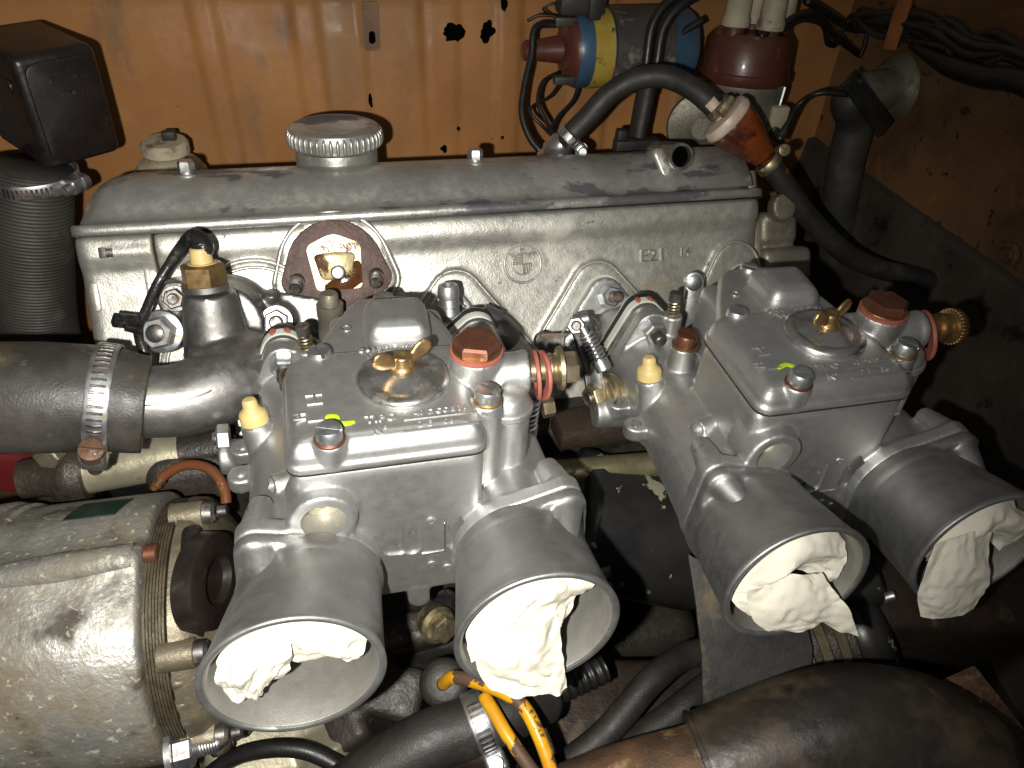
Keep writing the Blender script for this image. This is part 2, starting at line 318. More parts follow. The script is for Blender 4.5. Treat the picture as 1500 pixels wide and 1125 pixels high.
def nut(p, ax, af, parent, m='zinc', stud=4, h=6, ph=.2, washer=True, name='nut'):
    p = vec(p); a = unit(ax)
    n = obj(name, hexa(p, ax, af, h, 1.0, ph), m, parent)
    if washer: obj('washer', lathe(p-a*1.6, ax, [(0, af*.74), (1.2, af*.74), (1.6, af*.7)], 30), m, n)
    if stud:
        obj('stud', lathe(p, ax, [(h*.5, af*.3), (h+stud-.6, af*.3), (h+stud, af*.24)]+[], 18), 'steel_dark', n)
        obj('thread', helix(p+a*(h+.2), ax, stud-.8, af*.30, .35, max(2, stud*.9)), 'steel_dark', n)
    return n
def clamp(name, p, ax, r, w, ang, label, m='zinc', notches=16, arc=2.6, screw='steel_dark', sl=22, sr=6):
    """worm-drive hose clamp: band, notches, housing and screw"""
    e1, e2, a = basis(ax); p = vec(p)
    t = thing(name, p, label, 'hose clamp')
    obj('band', lathe(p-a*w/2, ax, [(0, r+.1), (0, r+.9), (.8, r+1.3), (w-.8, r+1.3), (w, r+.9), (w, r+.1)], 56, ring=True), m, t)
    g = G()
    for k in range(notches):
        th = ang+math.copysign(.5, arc)+arc*k/notches; d = e1*math.cos(th)+e2*math.sin(th); tg = -e1*math.sin(th)+e2*math.cos(th)
        g = g+box(p+d*(r+1.35), (w*.62, arc*r/notches*.42, .9), .25, 1, np.array([a, tg, d]).T)
    obj('notch_row', g, 'steel_dark', t)
    d = e1*math.cos(ang)+e2*math.sin(ang); tg = -e1*math.sin(ang)+e2*math.cos(ang)
    obj('housing', box(p+d*(r+sr*.8), (w*1.08, sl*.6, sr*1.7), 2, 3, np.array([a, tg, d]).T), m, t)
    q = p+d*(r+sr*1.0)
    s = obj('screw', lathe(q-tg*sl*.55, tg, [(0, sr*.55), (1, sr*.62), (sl*.72, sr*.62), (sl*.72, sr*.98), (sl*.98, sr*.98), (sl, sr*.8)], 20), screw, t, cut=[box(q+tg*sl*.45, (sr*3, 1.3, 3), R=np.array([a, d, tg]).T)])
    return t

# ------------------------------------------------------------------ the engine bay (setting)
rng = random.Random(7)
def ss(t): t = min(1, max(0, t)); return t*t*(3-2*t)
FLUTES = [(-82, 5, 6, 2.6), (-14, 6, 6, 2.6), (48, 17, 9, 3.6), (84, 8, 7, 2), (136, 6, 6, 2.5), (205, 12, 7, 3), (300, 14, 8, 3)]
def panel_y(x, z):
    d = 0
    for c, hw, e, h in FLUTES:
        c2 = c-.04*(z-60)*(1 if c < 60 else .3); d += h*ss((hw+e-abs(x-c2))/e)
    d += 1.6*mnoise.noise(Vector((x*.012, z*.012, 3)))+.5*mnoise.noise(Vector((x*.05, z*.03, 9)))
    d += 10*ss((z-118)/20)           # rolled upper edge
    return 388-d+.03*(z-60)
nx, nz = 300, 90; V = []; Fc = []
for j in range(nz):
    for i in range(nx): x = -300+760*i/(nx-1); z = -260+480*j/(nz-1); V.append((x, panel_y(x, z), z))
wing_panel = structure('inner_wing_panel', G().add(V, grid_faces(nz, nx, False)), 'orange_paint', sharp=180, solid=1.2)
def blot(cx, cz, r, seed, n=26, sx=1, sz=1):
    P = []
    for k in range(n):
        t = 2*math.pi*k/n; q = r*(1+.55*mnoise.noise(Vector((math.cos(t)*1.4+seed, math.sin(t)*1.4, seed)))+.25*mnoise.noise(Vector((math.cos(t)*4+seed, math.sin(t)*4, seed))))
        P.append((cx+q*math.cos(t)*sx, cz+q*math.sin(t)*sz))
    return P
def on_panel(px, r, seed, sx=1, sz=1, name='rust_hole', m='hole_black'):
    P = blot(px[0], px[2], r, seed, 26, sx, sz); y = min(panel_y(a, b) for a, b in P)
    obj(name, prism(P, (0, y-.2, 0), (1, 0, 0), (0, 0, 1), -1.5, .5), m, wing_panel)
on_panel((91.9,386.0,97.3), 7.2, 1.7, 1.15, .9); on_panel((118.1,386.0,96.3), 6.2, 5.2, .85, 1.1); on_panel((129.8,386.0,116.8), 3.4, 8.1, .7, 1.4)
on_panel((27.4,386.0,48.1), 2.6, 2.5, .6, 1.8); on_panel((84.6,384.0,7.5), 2.4, 4.5, 1, 1.1); on_panel((96.5,385.0,23.7), 1.6, 6.5); on_panel((133.3,385.0,15.6), 1.5, 3.2)
q = (30.8,380.0,102.0)
slot = [(a, b) for a, b in hull([(-3, 14, 2.6), (3, 14, 2.6), (-3, -14, 2.6), (3, -14, 2.6)])]
obj('pressed_slot', prism(slot, (q[0], 382.4, q[2]), (1, 0, .05), (0, 0, 1), -1.5, .6), 'wall_paint', wing_panel)
obj('slot_gap', prism(hull([(0, 0, 2.4), (0, 4, 2.2)]), (q[0], 381.4, q[2]-9), (1, 0, .05), (0, 0, 1), -.5, .5), 'hole_black', wing_panel)
# left front corner of the bay: dull orange upright with a dark gap
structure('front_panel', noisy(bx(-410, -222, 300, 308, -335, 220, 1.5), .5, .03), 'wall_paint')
structure('radiator_panel', noisy(bx(-418, -408, -330, 310, -335, 220, 1.5), .5, .03), 'grime')
# right bulkhead
def wall_x(y, z): return 430+2.0*mnoise.noise(Vector((y*.011, z*.013, 5)))+.8*mnoise.noise(Vector((y*.04, z*.05, 1)))-4*ss((8-abs(y-110-.35*z))/5)
ny, nz = 150, 90; V = []
for j in range(nz):
    for i in range(ny): y = -260+660*i/(ny-1); z = -330+560*j/(nz-1); V.append((wall_x(y, z), y, z))
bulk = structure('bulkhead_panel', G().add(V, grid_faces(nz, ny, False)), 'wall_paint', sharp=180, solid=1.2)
# tarred footwell panel below its slanting edge
e0, e1_ = (424.0,327.3,3.8), (424.0,115.9,6.5)
npt = 60
top = [(392-652*i/(npt-1)) for i in range(npt)]
line = lambda y: np.interp(y, [-260, e1_[1], e0[1], 392], [e1_[2]-(e1_[1]+260)*(e0[2]-e1_[2])/(e0[1]-e1_[1]), e1_[2], e0[2], e0[2]+(392-e0[1])*(e0[2]-e1_[2])/(e0[1]-e1_[1])])
rows = []
for j in range(40):
    rows.append([(wall_x(y, 0)-7-26*(j/39)-3.0*mnoise.noise(Vector((y*.02, j*.2, 2))), y, line(y)+(-330-line(y))*(j/39)**1.3) for y in top])
rows.insert(0, [(wall_x(y, 0)+1, y, line(y)+2) for y in top])
structure('footwell_panel', G().add([p for r in rows for p in r], grid_faces(41, npt, False)), 'tar_panel', sharp=60, solid=1.5)
# ground below the engine bay and the dark lower tray
structure('bay_floor', noisy(bx(-420, 460, -420, 400, -345, -335, 2), .4, .02), 'grime')
structure('lower_front_tray', noisy(bx(-420, 440, -330, -300, -335, -120, 6), .6, .02), 'grime')
# engine block under the head
BL = thing('engine_block', (60, 170, -330), 'dark grimy engine block below the cylinder head', 'engine block')
obj('block_casting', noisy(bx(-135, 262, 118, 300, -250, -62, 14, 4)+bx(-60, 240, 92, 140, -230, -150, 12, 3)+cyl((-20, 100, -120), (-20, 130, -120), 26)+cyl((70, 96, -150), (70, 130, -150), 20)+box((60, 108, -100), (130, 16, 26), 6, 3)+box((15, 70, -165), (70, 90, 60), 8, 3), .6, .05), 'grime', BL, remesh=2.0, smooth=4, sharp=180)
obj('deck_plate', noisy(bx(105, 205, 96, 120, -66, -50, 4, 2), .5, .05), 'brown_grime', BL)
obj('sump', noisy(bx(-120, 230, 60, 290, -335, -240, 18, 3), .8, .04), 'grime', BL)

# ------------------------------------------------------------------ cylinder head
HEAD = thing('cylinder_head', HF(75, -60, -60), 'pale yellowish cast alloy cylinder head with raised round emblem', 'cylinder head')
prof = [(3, 47), (5, 45), (5.5, 40), (5, 35), (3, 31), (.8, 27), (0, 20), (-.5, 0), (0, -20), (1, -40), (3, -70), (3, -84), (-130, -84), (-130, 47)]
hb = loft([[HF(x, a, s) for a, s in prof] for x in (-111, 258)])
hb = hb+loft([[HF(258+dx, a-da, s) for a, s in prof] for dx, da in ((-3, 0), (4, 1), (6.5, 3.5), (8, 9))])
def ridge(circles, h, w=3.2): return hprism(hull(circles), -3, h)
hb = hb+ridge([(-14.5, 21, 31), (-37, 13, 11.5), (8.5, 13, 11.5), (-12, 2, 12)], 5.0)                        # fuel pump boss
for xx in (150,): hb = hb+ridge([(xx-2, -4, 17), (xx-32, -44, 16), (xx+34, -44, 16)], 4)
for xx in (248,): hb = hb+ridge([(xx-2, 2, 17), (xx-28, -44, 16), (xx+14, -44, 16)], 4)
for xx in (52,): hb = hb+ridge([(xx+4, -2, 16), (xx-30, -44, 16), (xx+36, -44, 16)], 4)
hb = hb+ridge([(-62, -8, 36), (-90, -30, 28), (-20, -44, 20)], 4)
obj('casting', hb, 'head_alloy', HEAD, remesh=1.5, smooth=5, sharp=180)
# rims standing proud round the ports
def rim(circles, a, w, m='head_alloy', name='rim'):
    P = hull(circles, 40); obj(name, tube([HF(x, a, s) for x, s in P+P[:1]], w, 8, 1), m, HEAD, sharp=180)
rim([(-14.5, 21, 32), (-37.5, 13, 12.5), (9, 13, 12.5), (-12, 2, 13)], 4.6, 1.5)
rim([(148, -4, 17), (118, -44, 16), (184, -44, 16)], 3.6, 1.0)
rim([(246, 2, 17), (220, -44, 16), (262, -44, 16)], 3.6, 1.0)
rim([(56, -2, 16), (22, -44, 16), (88, -44, 16)], 3.6, 1.0)
rim([(-62, -8, 36.5), (-90, -30, 28), (-20, -44, 20)], 4.2, 1.5)
rim([(-62, -8, 32.5), (-90, -30, 24), (-22, -44, 16)], 4.6, 1.1)
# casting numerals and the round emblem
obj('casting_number', text_geo('E21', HF(179, -.9, 10.5), HX, HU, 11.5, 2.8, spacing=1.08, bold=.0)+text_geo('14', HF(207, -.9, 12.5), HX, HU, 8, 1.6), 'letter_alloy', HEAD)
EC = HF(100.2, -.4, 15)
obj('emblem_ring', lathe(EC, HN, [(-.5, 10.9), (1.2, 11.2), (1.7, 11.8), (1.2, 12.4), (-.5, 12.7)], 56, ring=True), 'head_alloy', HEAD, sharp=180)
obj('emblem_ring', lathe(EC, HN, [(-.5, 6.0), (1.1, 6.2), (1.5, 6.7), (1.1, 7.2), (-.5, 7.4)], 48, ring=True), 'head_alloy', HEAD, sharp=180)
bars = G()
for k in range(4):
    y0 = .7+k*1.45; w = math.sqrt(max(.1, 6.2**2-(y0+.5)**2))
    bars = bars+box(EC-HX*(w/2)+HU*(y0+.5), (w, .8, 2.4), .2, 1, np.array([HX, HU, HN]).T)
    bars = bars+box(EC+HU*(-w/2)+HX*(y0+.5), (.8, w, 2.4), .2, 1, np.array([HX, HU, HN]).T)
bars = bars+box(EC, (.8, 12.6, 2.6), .15, 1, np.array([HX, HU, HN]).T)+box(EC, (12.6, .8, 2.6), .15, 1, np.array([HX, HU, HN]).T)
obj('emblem_quarters', bars, 'letter_alloy', HEAD)
lt = G()
for ch, an in (('B', 48), ('M', 0), ('W', -48)):
    d = HX*math.sin(R_(-an))+HU*math.cos(R_(-an)); e = HX*math.cos(R_(-an))-HU*math.sin(R_(-an))
    lt = lt+text_geo(ch, EC+d*7.7, e, d, 4.2, 1.9, 'CENTER')
obj('emblem_letters', lt, 'letter_alloy', HEAD)
# timing case at the left end, parted by a seam
TC = thing('timing_case', HF(-132, -20, -60), 'narrow pale alloy timing case joined to the left end of the head', 'timing case')
tb = loft([[HF(x, a-da, s) for a, s in prof] for x, da in ((-153, 8), (-151.5, 3.5), (-149, 1), (-146, 0), (-112.4, 0))])
tb = tb+cyl(HF(-136, 0, 38), HF(-113, 0, 38), 6)
obj('casting', tb, 'head_alloy', TC, remesh=1.3, smooth=4, sharp=180, cut=[cyl(HF(-140, 1.5, 38), HF(-133, 1.5, 38), 4.6)])
obj('socket_screw', cyl(HF(-136.5, 1.5, 38), HF(-128, 1.5, 38), 4.3, ch=.5), 'steel_dark', TC)
obj('cast_lug', hprism(hull([(-146, 8, 2.2), (-146, 20, 2.2)]), -1, 2.5, .8), 'head_alloy', TC)
obj('cast_lug', hprism(hull([(-118, 12, 1.6), (-118, 26, 1.6)]), -1, 1.6, .6), 'head_alloy', TC)
# fuel pump opening
FP = thing('fuel_pump_opening', HF(-14, 6, 0), 'open fuel pump port with brown gasket and oily cream cavity', 'pump port')
gp = hull([(-14.5, 20.5, 28), (-37, 14, 9), (8.5, 14, 9), (-12, 1, 9)])
obj('gasket', hprism(gp, 4.6, 8.4, .8), 'gasket_brown', FP, cut=[hprism(hull([(-14.5, 29, 11), (-25, 31, 5), (-4, 31, 5), (-24, 11, 3), (-3, 11, 3)]), 2, 12)], sharp=45)
obj('cavity', hprism(hull([(-14.5, 29, 11.5), (-25, 31, 5.5), (-4, 31, 5.5), (-24, 11, 3.5), (-3, 11, 3.5)]), 1, 5.2), 'cavity_cream', FP)
obj('oil_smear', noisy(hprism(hull([(-12, 10, 5.5), (-3, 15, 5), (-2, 22, 2.5), (-18, 9, 4)]), 4.5, 6.4, 1.2), .8, .3), 'oil', FP, sharp=180)
obj('inner_lever', hprism(hull([(-24, 27, 2.2), (-20, 18, 4), (-9, 18, 4), (-5, 27, 2.2), (-14.5, 24, 6)]), 5, 7.2, 1), 'cavity_cream', FP, sharp=180)
obj('push_rod', lathe(HF(-13.5, 6, 18), HN, [(0, 4.2), (4.5, 4.2), (5.4, 3.6), (5.8, 2.2), (5.5, .5)], 26), 'polished_alloy', FP)
for k, px in enumerate((-37, 8.5)):
    p = HF(px, 8, 14.5); s_ = obj('stud', lathe(p, unit(HN+vec((-.12, 0, -.4))), [(-2, 4.6), (2.2, 4.6), (2.2, 3.5), (10, 3.5), (11, 2.8)], 20), 'steel_dark', FP)
    obj('thread', helix(p+unit(HN+vec((-.12, 0, -.4)))*2.6, unit(HN+vec((-.12, 0, -.4))), 7, 3.5, .42, 6), 'steel_dark', s_)
# ------------------------------------------------------------------ valve cover
VC = thing('valve_cover', HF(60, -55, 48), 'long grey alloy valve cover with worn flaked paint', 'valve cover')
cp = [(6, 47.4), (7, 48.6), (7, 51.6), (5.6, 53.2), (2.5, 53.8), (.3, 55), (-1.2, 58), (-3, 63), (-6, 69), (-11, 75), (-18, 80), (-27, 83), (-36, 84.4), (-48, 85), (-64, 84.8), (-90, 82), (-108, 75), (-118, 62), (-124, 54), (-128, 53), (-128, 47.4)]
def csec(x, ins, drop):
    o = []
    for a, s in cp:
        if s > 53.5: a2 = a-ins if a > -60 else a+ins; s2 = s-drop*(s-53.5)/31.5
        else: a2 = a-max(0, ins-6)*.6 if a > -60 else a; s2 = s
        o.append(HF(x, a2, s2))
    return o
xs = [(-153, 16, 27), (-152, 12, 24), (-149.5, 8, 18), (-146, 5, 11), (-141, 2.5, 5.5), (-134, .8, 2), (-124, 0, 0)]+[(x, 0, 0) for x in range(-100, 230, 20)]+[(236, .5, 1.5), (248, 2, 4), (256, 4.5, 9), (262, 8, 15), (266, 12, 21), (268, 16, 27)]
obj('cover_casting', loft([csec(*a) for a in xs]), 'cover_alloy', VC, sharp=50)
obj('cover_gasket', loft([[HF(x, a, s) for a, s in ((5.4, 46.4), (5.9, 46.6), (5.9, 47.6), (5.4, 47.8), (-127, 47.8), (-127, 46.4))] for x in (-150, 265)]), 'rubber', VC)
for px, ss_ in ((-92.5, 0), (79, 0)):
    b = HF(px, -21, 80); d = unit(HU*.93+HN*.36)
    n = obj('cover_nut', lathe(b, d, [(-3, 7.5), (0, 7), (1.2, 6.2), (1.4, 4.8), (3, 4.6)], 26), 'cover_alloy', VC)
    obj('nut_hex', hexa(b+d*2.4, d, 8.5, 6, 1.4, .4), 'zinc', n)
# breather block and stub
bp0 = HF(196, -30, 79); bp1 = (207.8,212.4,68.1)
obj('breather_block', loft([[HF(x, a, s) for a, s in ((3-e, 55), (1-e, 62), (-4-e, 70), (-10-e, 77), (-22, 84), (-40, 85), (-40, 55))] for x, e in ((202, 4), (204, 0), (252, .4), (262, 4), (264, 12))]), 'cover_alloy', VC, sharp=45)
ax_ = unit(vec((.02, -.90, .36))); st = vec(bp1)-ax_*34
obj('pipe_bore', lathe(vec(bp1)-ax_*4, ax_, [(0, 6.4), (.5, 6.4)], 28), 'hole_black', VC)
obj('breather_pipe', lathe(st, ax_, [(0, 9.5), (20, 9), (32, 8.8), (33.2, 8.6), (34, 8.0), (34, 6.7), (33, 6.4), (6, 6.2), (6, .1)], 36), 'polished_alloy', VC)
obj('pipe_foot', noisy(hprism(hull([(197, 79, 4), (206, 62, 6), (213, 70, 8)]), -24, -4, 3), .3, .1), 'cover_alloy', VC, sharp=180)
# oil filler cap on its upright neck
cz = unit((0, .10, 1)); cb = vec((-5.5, 264, 52))
OC = thing('oil_filler_cap', cb, 'round grey knurled oil filler cap standing on the valve cover', 'oil cap')
obj('neck', lathe(cb-cz*14, cz, [(0, 26), (22, 25.5), (24, 25)], 56), 'cover_alloy', OC)
obj('cap_body', lathe(cb, cz, [(11, 25.2), (11.5, 27.6), (13, 28.4), (20, 28.4), (22.4, 27.4), (23.6, 25), (24.2, 20), (23.2, 17.5), (23.0, 8), (22.6, .1)], 72), 'cover_alloy', OC)
e1, e2, _ = basis(cz); g = G()
for k in range(44):
    t = 2*math.pi*k/44; d = e1*math.cos(t)+e2*math.sin(t); g = g+tube([cb+cz*11.8+d*27.9, cb+cz*14+d*28.8, cb+cz*19+d*28.8, cb+cz*21.4+d*27.8], [.5, 1.25, 1.25, .5], 6, 2)
obj('knurl', g, 'cover_alloy', OC, sharp=180)

# ------------------------------------------------------------------ intake manifolds and carburettors
BZ, XB = -15.5, 5.0                                   # height of the bores
def manifold(dx, label):
    t = thing('intake_manifold', (dx, 150, -40), label, 'intake manifold', 'twin intake manifolds bolted to the head')
    g = G()
    for sx in (-1, 1):
        hx, cx = 50*sx+dx, XB+45*sx+dx
        pts = [HF(hx, -2, -42), HF(hx, 12, -41), (cx, 142, BZ-2), (cx, 124, BZ)]
        g = g+tube(pts, [18, 18.5, 20, 22], 28, 6)
        g = g+hprism([(x, s) for x, s in hull([(hx+1, -9, 12), (hx-22*1, -42, 13), (hx+24, -42, 13)])], 4.2, 11)
        g = g+prism(hull([(cx, BZ, 26.5), (cx-6*sx*-1, BZ+30, 9.5), (cx+6*sx*-1, BZ-30, 9.5)]), (0, 128, 0), (1, 0, 0), (0, 0, 1), -2, 7)
    obj('casting', g, 'carb_alloy', t, remesh=1.4, smooth=5, sharp=180)
    for sx in (-1, 1):
        hx, cx = 50*sx+dx, XB+45*sx+dx
        obj('mount_gasket', hprism(hull([(hx+1, -9, 13.6), (hx-22, -42, 14.6), (hx+24, -42, 14.6)]), 3.6, 5), 'white_spacer', t)
        nut(HF(hx+2.5, 11.2, -9), HN, 11.5, t, stud=8, h=7, ph=.3*sx)
        for nm, y0, y1, k, m in (('rubber_mount', 122, 126.5, 1.2, 'rubber_dirty'), ('spacer_plate', 117.5, 122, 1.6, 'white_spacer'), ('backing_plate', 114.5, 117.5, .8, 'polished_alloy')):
            obj(nm, prism(hull([(cx, BZ, 26+k), (cx+6*sx, BZ+30, 9+k), (cx-6*sx, BZ-30, 9+k)]), (0, y1, 0), (1, 0, 0), (0, 0, 1), 0, y1-y0, .8), m, t)
        # red paint dabs on the light spacer
        if sx < 0:
            for dd in (-4, 3): obj('paint_dab', lathe((cx-6+dd, 120, BZ+40.1), (0, -.3, 1), [(0, 1.9), (.6, 1.2)], 14, sc=(1.3, 1)), 'red_fibre', t)
    return t
manifold(0, 'left intake manifold between thermostat housing and nearer carburettor')
manifold(200, 'right intake manifold behind the farther carburettor')

CARB = thing('carburettor', (0, 50, -58), 'nearer carburettor, in the middle, with gold hex union bolt on its side', 'carburettor', 'twin side-draught carburettors')
# --- body casting
g = bx(-43, 35, 0, 58, -40, 40.6, 5, 3)
g = g+bx(-14, 35, 0, 14, -46, 6, 2.5, 2)
g = g+cyl((6, -.5, -52), (6, 9, -52), 5.2)+bx(.8, 11.2, -.5, 9, -53, -42, 1)
for sx in (-1, 1):
    cx = XB+45*sx
    g = g+lathe((cx, -7, BZ), (0, 1, 0), [(0, 28.5), (24, 27), (46, 26), (76, 25), (114, 26)], 40)
    g = g+prism(hull([(cx, BZ, 26), (cx+6*sx, BZ+30, 9.5), (cx-6*sx, BZ-30, 9.5)]), (0, 114.5, 0), (1, 0, 0), (0, 0, 1), 0, 9)
    g = g+prism(hull([(cx, BZ, 29), (cx+19*sx, BZ+28, 8), (cx-18*sx, BZ-26, 8)]), (0, 0, 0), (1, 0, 0), (0, 0, 1), 0, 7.5)
    g = g+cyl((cx+19*sx, -2, BZ+28), (cx+17*sx, 16, BZ+26), 7.2, 5)
g = g+bx(-54, 62, 46, 112, -40, 0, 8, 3)                                    # throttle body web
g = g+bx(-22, 34, 52, 108, -10, 41, 5, 3)+bx(-38, 36, 50, 66, -10, 41, 4, 3)                                   # jet well behind the bowl
g = g+cyl((-32, -6.5, 19), (-32, 12, 19), 13.4, 15)+prism(hull([(-32, 19, 12), (-30, 4, 10)]), (0, 8, 0), (1, 0, 0), (0, 0, 1), 0, 13)   # front port boss
# right-hand pump wells and inlet tower
g = g+cyl((38.5, 17, -22), (38.5, 17, 50), 6.4)+cyl((50, 27, -18), (50, 27, 40), 10.5)+lathe((50, 27, 40), (0, 0, 1), [(-2, 10.5), (3, 10.5), (7, 8.5), (9.5, 4.5), (10, .1)], 28)
g = g+bx(30, 50, 16, 58, -10, 40, 4)
g = g+cyl((57, 20, -5), (61, 18.5, -6), 6)
# left side: column for the cream plug, pump column, lugs
g = g+cyl((-60.5, 71, 8), (-54, 62, -28), 7.2, 10)+cyl((-40.5, 78, 22), (-40, 76, -5), 6.8, 8)
for p, d in (((-70.5, 81, -15.5), 1), ((-70, 57, -10.5), 1)):
    g = g+cyl((p[0], p[1], p[2]-8), p, 6.2)+box((p[0]+8, p[1], p[2]-4), (14, 12, 8), 1)
g = g+cyl((-58, 84, -26), (-82, 86, -26), 9)                                 # spindle boss
for p in ((70, 84, -16), (69, 58, -12)): g = g+cyl((p[0], p[1], p[2]-8), p, 6.2)+box((p[0]-8, p[1], p[2]-4), (14, 12, 8), 1)
g = g+cyl((-38, 32, 6.6), (-53, 27, 9), 5.2)+cyl((-34, 107, 10), (-34, 107, 22), 5.5)
cuts = [cyl((-32, -12, 19), (-32, 7, 19), 9.0), cyl((-54, 26.7, 9.2), (-48, 28.7, 8.2), 3.5), cyl((62, 18.1, -6), (58, 19.5, -5.4), 3.8)]
for p in ((-70.5, 81, -15.5), (-70, 57, -10.5), (70, 84, -16), (69, 58, -12)): cuts.append(cyl((p[0], p[1], p[2]-5), (p[0], p[1], p[2]+3), 3.2))
for p, r in (((-2.0, 5, -12), 1.5), ((4, 5, -5), 1.5), ((21, 5, -5), 1.5), ((27, 5, -8), 1.5)): cuts.append(cyl((p[0], -4, p[2]), (p[0], p[1], p[2]), r))
# shallow recess pattern of the front cover plate
cuts.append(prism(hull([(-6, -13, 3.4), (-2, -13, 4)])+[], (0, .9, 0), (1, 0, 0), (0, 0, 1), -.1, 3))
cuts.append(prism(hull([(3.4, -14, 4), (3.4, 0, 3.6)]), (0, .95, 0), (1, 0, 0), (0, 0, 1), -.1, 3))
cuts.append(prism(hull([(22, -14, 4), (22, 1, 3.6), (27.5, -9, 3.8)]), (0, 1.0, 0), (1, 0, 0), (0, 0, 1), -.1, 3))
obj('body', g, 'carb_alloy', CARB, remesh=.9, smooth=5, sharp=60, cut=cuts)
obj('port_seat', lathe((-32, 6.0, 19), (0, -1, 0), [(0, 8.9), (.8, 8.9), (1.6, 3), (3, 2.6), (3.2, .1)], 30), 'pale_alloy', CARB)
for p in ((12, -.1, -27), (19, -.1, -31), (12, -.1, 3)): obj('rivet', lathe(p, (0, -1, 0), [(0, 2.3), (.5, 2.1), (.8, 1.2), (.6, .8), (.7, .1)], 18), 'carb_alloy', CARB)
obj('plate_edge', bx(7.6, 18.2, -.5, .6, -19.2, -18.4, .2), 'polished_alloy', CARB); obj('plate_edge', bx(17.6, 18.2, -.5, .6, -18.4, 0, .2), 'polished_alloy', CARB)
# --- lid
outline = [(-44, 4), (-43, 0), (-39, -2.2), (31, -2.2), (35, 0), (36, 4), (36, 24), (44, 26), (44, 50), (36, 56), (30, 62), (27, 104), (20, 111), (-8, 111), (-14, 106), (-24, 78), (-36, 66), (-42, 64), (-44, 58)]
def rounded(P, n=4, r=5):
    o = []; m = len(P)
    for i in range(m):
        a, b, c = vec(P[i-1]), vec(P[i]), vec(P[(i+1) % m]); u = unit(a-b); w = unit(c-b)
        k = min(r, np.linalg.norm(a-b)*.45, np.linalg.norm(c-b)*.45)
        for j in range(n+1):
            t = j/n; o.append(tuple((b+u*k)*(1-t)**2+2*b*t*(1-t)+(b+w*k)*t*t))
    return o
front_poly = rounded([(-44, -2.2), (36, -2.2), (36, 62), (-34, 65), (-44, 58)], 5, 8)
def inset(P, d):
    o = []; m = len(P)
    for i in range(m):
        a, b, c = vec(P[i-1]), vec(P[i]), vec(P[(i+1) % m]); n1 = unit((b-a)[::-1]*np.array([-1, 1])); n2 = unit((c-b)[::-1]*np.array([-1, 1])); nn = unit(n1+n2)
        o.append(tuple(b+nn*d))
    return o
def layered(P, lv): return loft([[(x, y, z) for x, y in (inset(P, d) if d else P)] for z, d in lv])
g = layered(front_poly, [(41.4, .3), (41.8, 0), (44.2, 0), (44.8, .4), (45.0, 1.2), (48.5, 1.8), (51.3, 3.3), (53.1, 5.6), (53.9, 8.5), (54.1, 12)])
rear_poly = rounded([(-36, 58), (38, 54), (34, 80), (24, 104), (18, 111), (-6, 111), (-12, 106), (-26, 80)], 4, 6)
g2 = layered(rear_poly, [(41.4, 0), (44, 0), (44.8, .6), (46.8, 1.4), (48.2, 3.5)])
hump = rounded([(-7, 62), (23, 60), (25, 86), (22, 92), (-4, 93), (-7, 88)], 5, 8)
g3 = layered(hump, [(44, 0), (53, .6), (57, 1.8), (59.5, 3.8), (61, 6.8), (61.4, 9)])
g4 = cyl((38, 38, 38), (38, 38, 62), 11.3)+lathe((44, 36, 51), (1, -.10, .05), [(0, 9), (12, 9), (14, 9.6), (16.5, 9.6)], 32)+bx(26, 44, 28, 52, 41.5, 55, 4)
g4 = g4+cyl((38, 40, 41.5), (50, 29, 41.5), 12)+cyl((50, 27, 38), (50, 27, 41.8), 11.5)
for p in ((-26, 3, 54.5), (-27, 59, 49.5), (38.5, 17, 52.5), (5.7, 106, 44)):
    g4 = g4+lathe((p[0], p[1], p[2]-14), (0, 0, 1), [(0, 4.8), (10, 6.2), (13.2, 6.2), (14, 5.6)], 28)
obj('lid', g+g2+g3+g4, 'carb_alloy', CARB, remesh=.75, smooth=4, sharp=180)
obj('lid_gasket', layered(front_poly, [(40.9, .1), (41.5, .1)]), 'brown_grime', CARB)
for i, (p, th) in enumerate((((-26, 3, 55.4), 1.25), ((-27, 59, 50.6), .3), ((38.5, 17, 53.8), .6), ((5.7, 106, 45), .9))):
    screw_slot(p, (0, 0, 1), 5.2, 5.2, th, CARB, 'zinc', 'copper_brown' if i == 0 else 'brass')
obj('drill_spot', lathe((-14, 84, 48.1), (0, 0, 1), [(0, 2.7), (.5, 2.6), (.5, 1.9), (.1, 1.8), (.1, .1)], 20), 'polished_alloy', CARB)
# inspection cover with wing nut
IC = obj('inspection_cover', lathe((6, 34.5, 53.6), (0, 0, 1), [(0, 18.8), (1.2, 19.4), (2.6, 19.2), (3.8, 17.6), (4.0, 15), (3.4, 13.4), (3.6, 12.6), (4.8, 10), (6.6, 5), (7.2, 1)], 72), 'polished_alloy', CARB, sharp=60)
w = lathe((6, 34.5, 60.2), (0, 0, 1), [(0, 5.6), (1.6, 5.4), (2.2, 4.4), (6.5, 3.7), (7.2, 3.0), (7.0, 1.5), (6.4, .1)], 28)
for sx in (-1, 1):
    d = vec((sx*.93, .36*sx, 0)); c = vec((6, 34.5, 60.2))
    secs = []
    for r, z, hw, hh in ((2.5, 3.6, 1.8, 2.2), (5, 4.4, 1.6, 2.8), (7.5, 5.8, 1.5, 4.0), (10, 7.4, 1.4, 4.2), (12, 8.6, 1.3, 3.4), (13.2, 9.2, .9, 1.8)):
        e = np.array([-.36, .93, 0]); o = c+d*r+vec((0, 0, z)); upv = unit(vec((-d[0]*.55, -d[1]*.55, 1)))
        secs.append([o+e*hw*math.cos(t)+upv*hh*math.sin(t) for t in np.linspace(0, 2*math.pi, 17)[:-1]])
    w = w+loft(secs)
obj('wing_nut', w, 'brass', IC, remesh=.5, smooth=4, sharp=180)
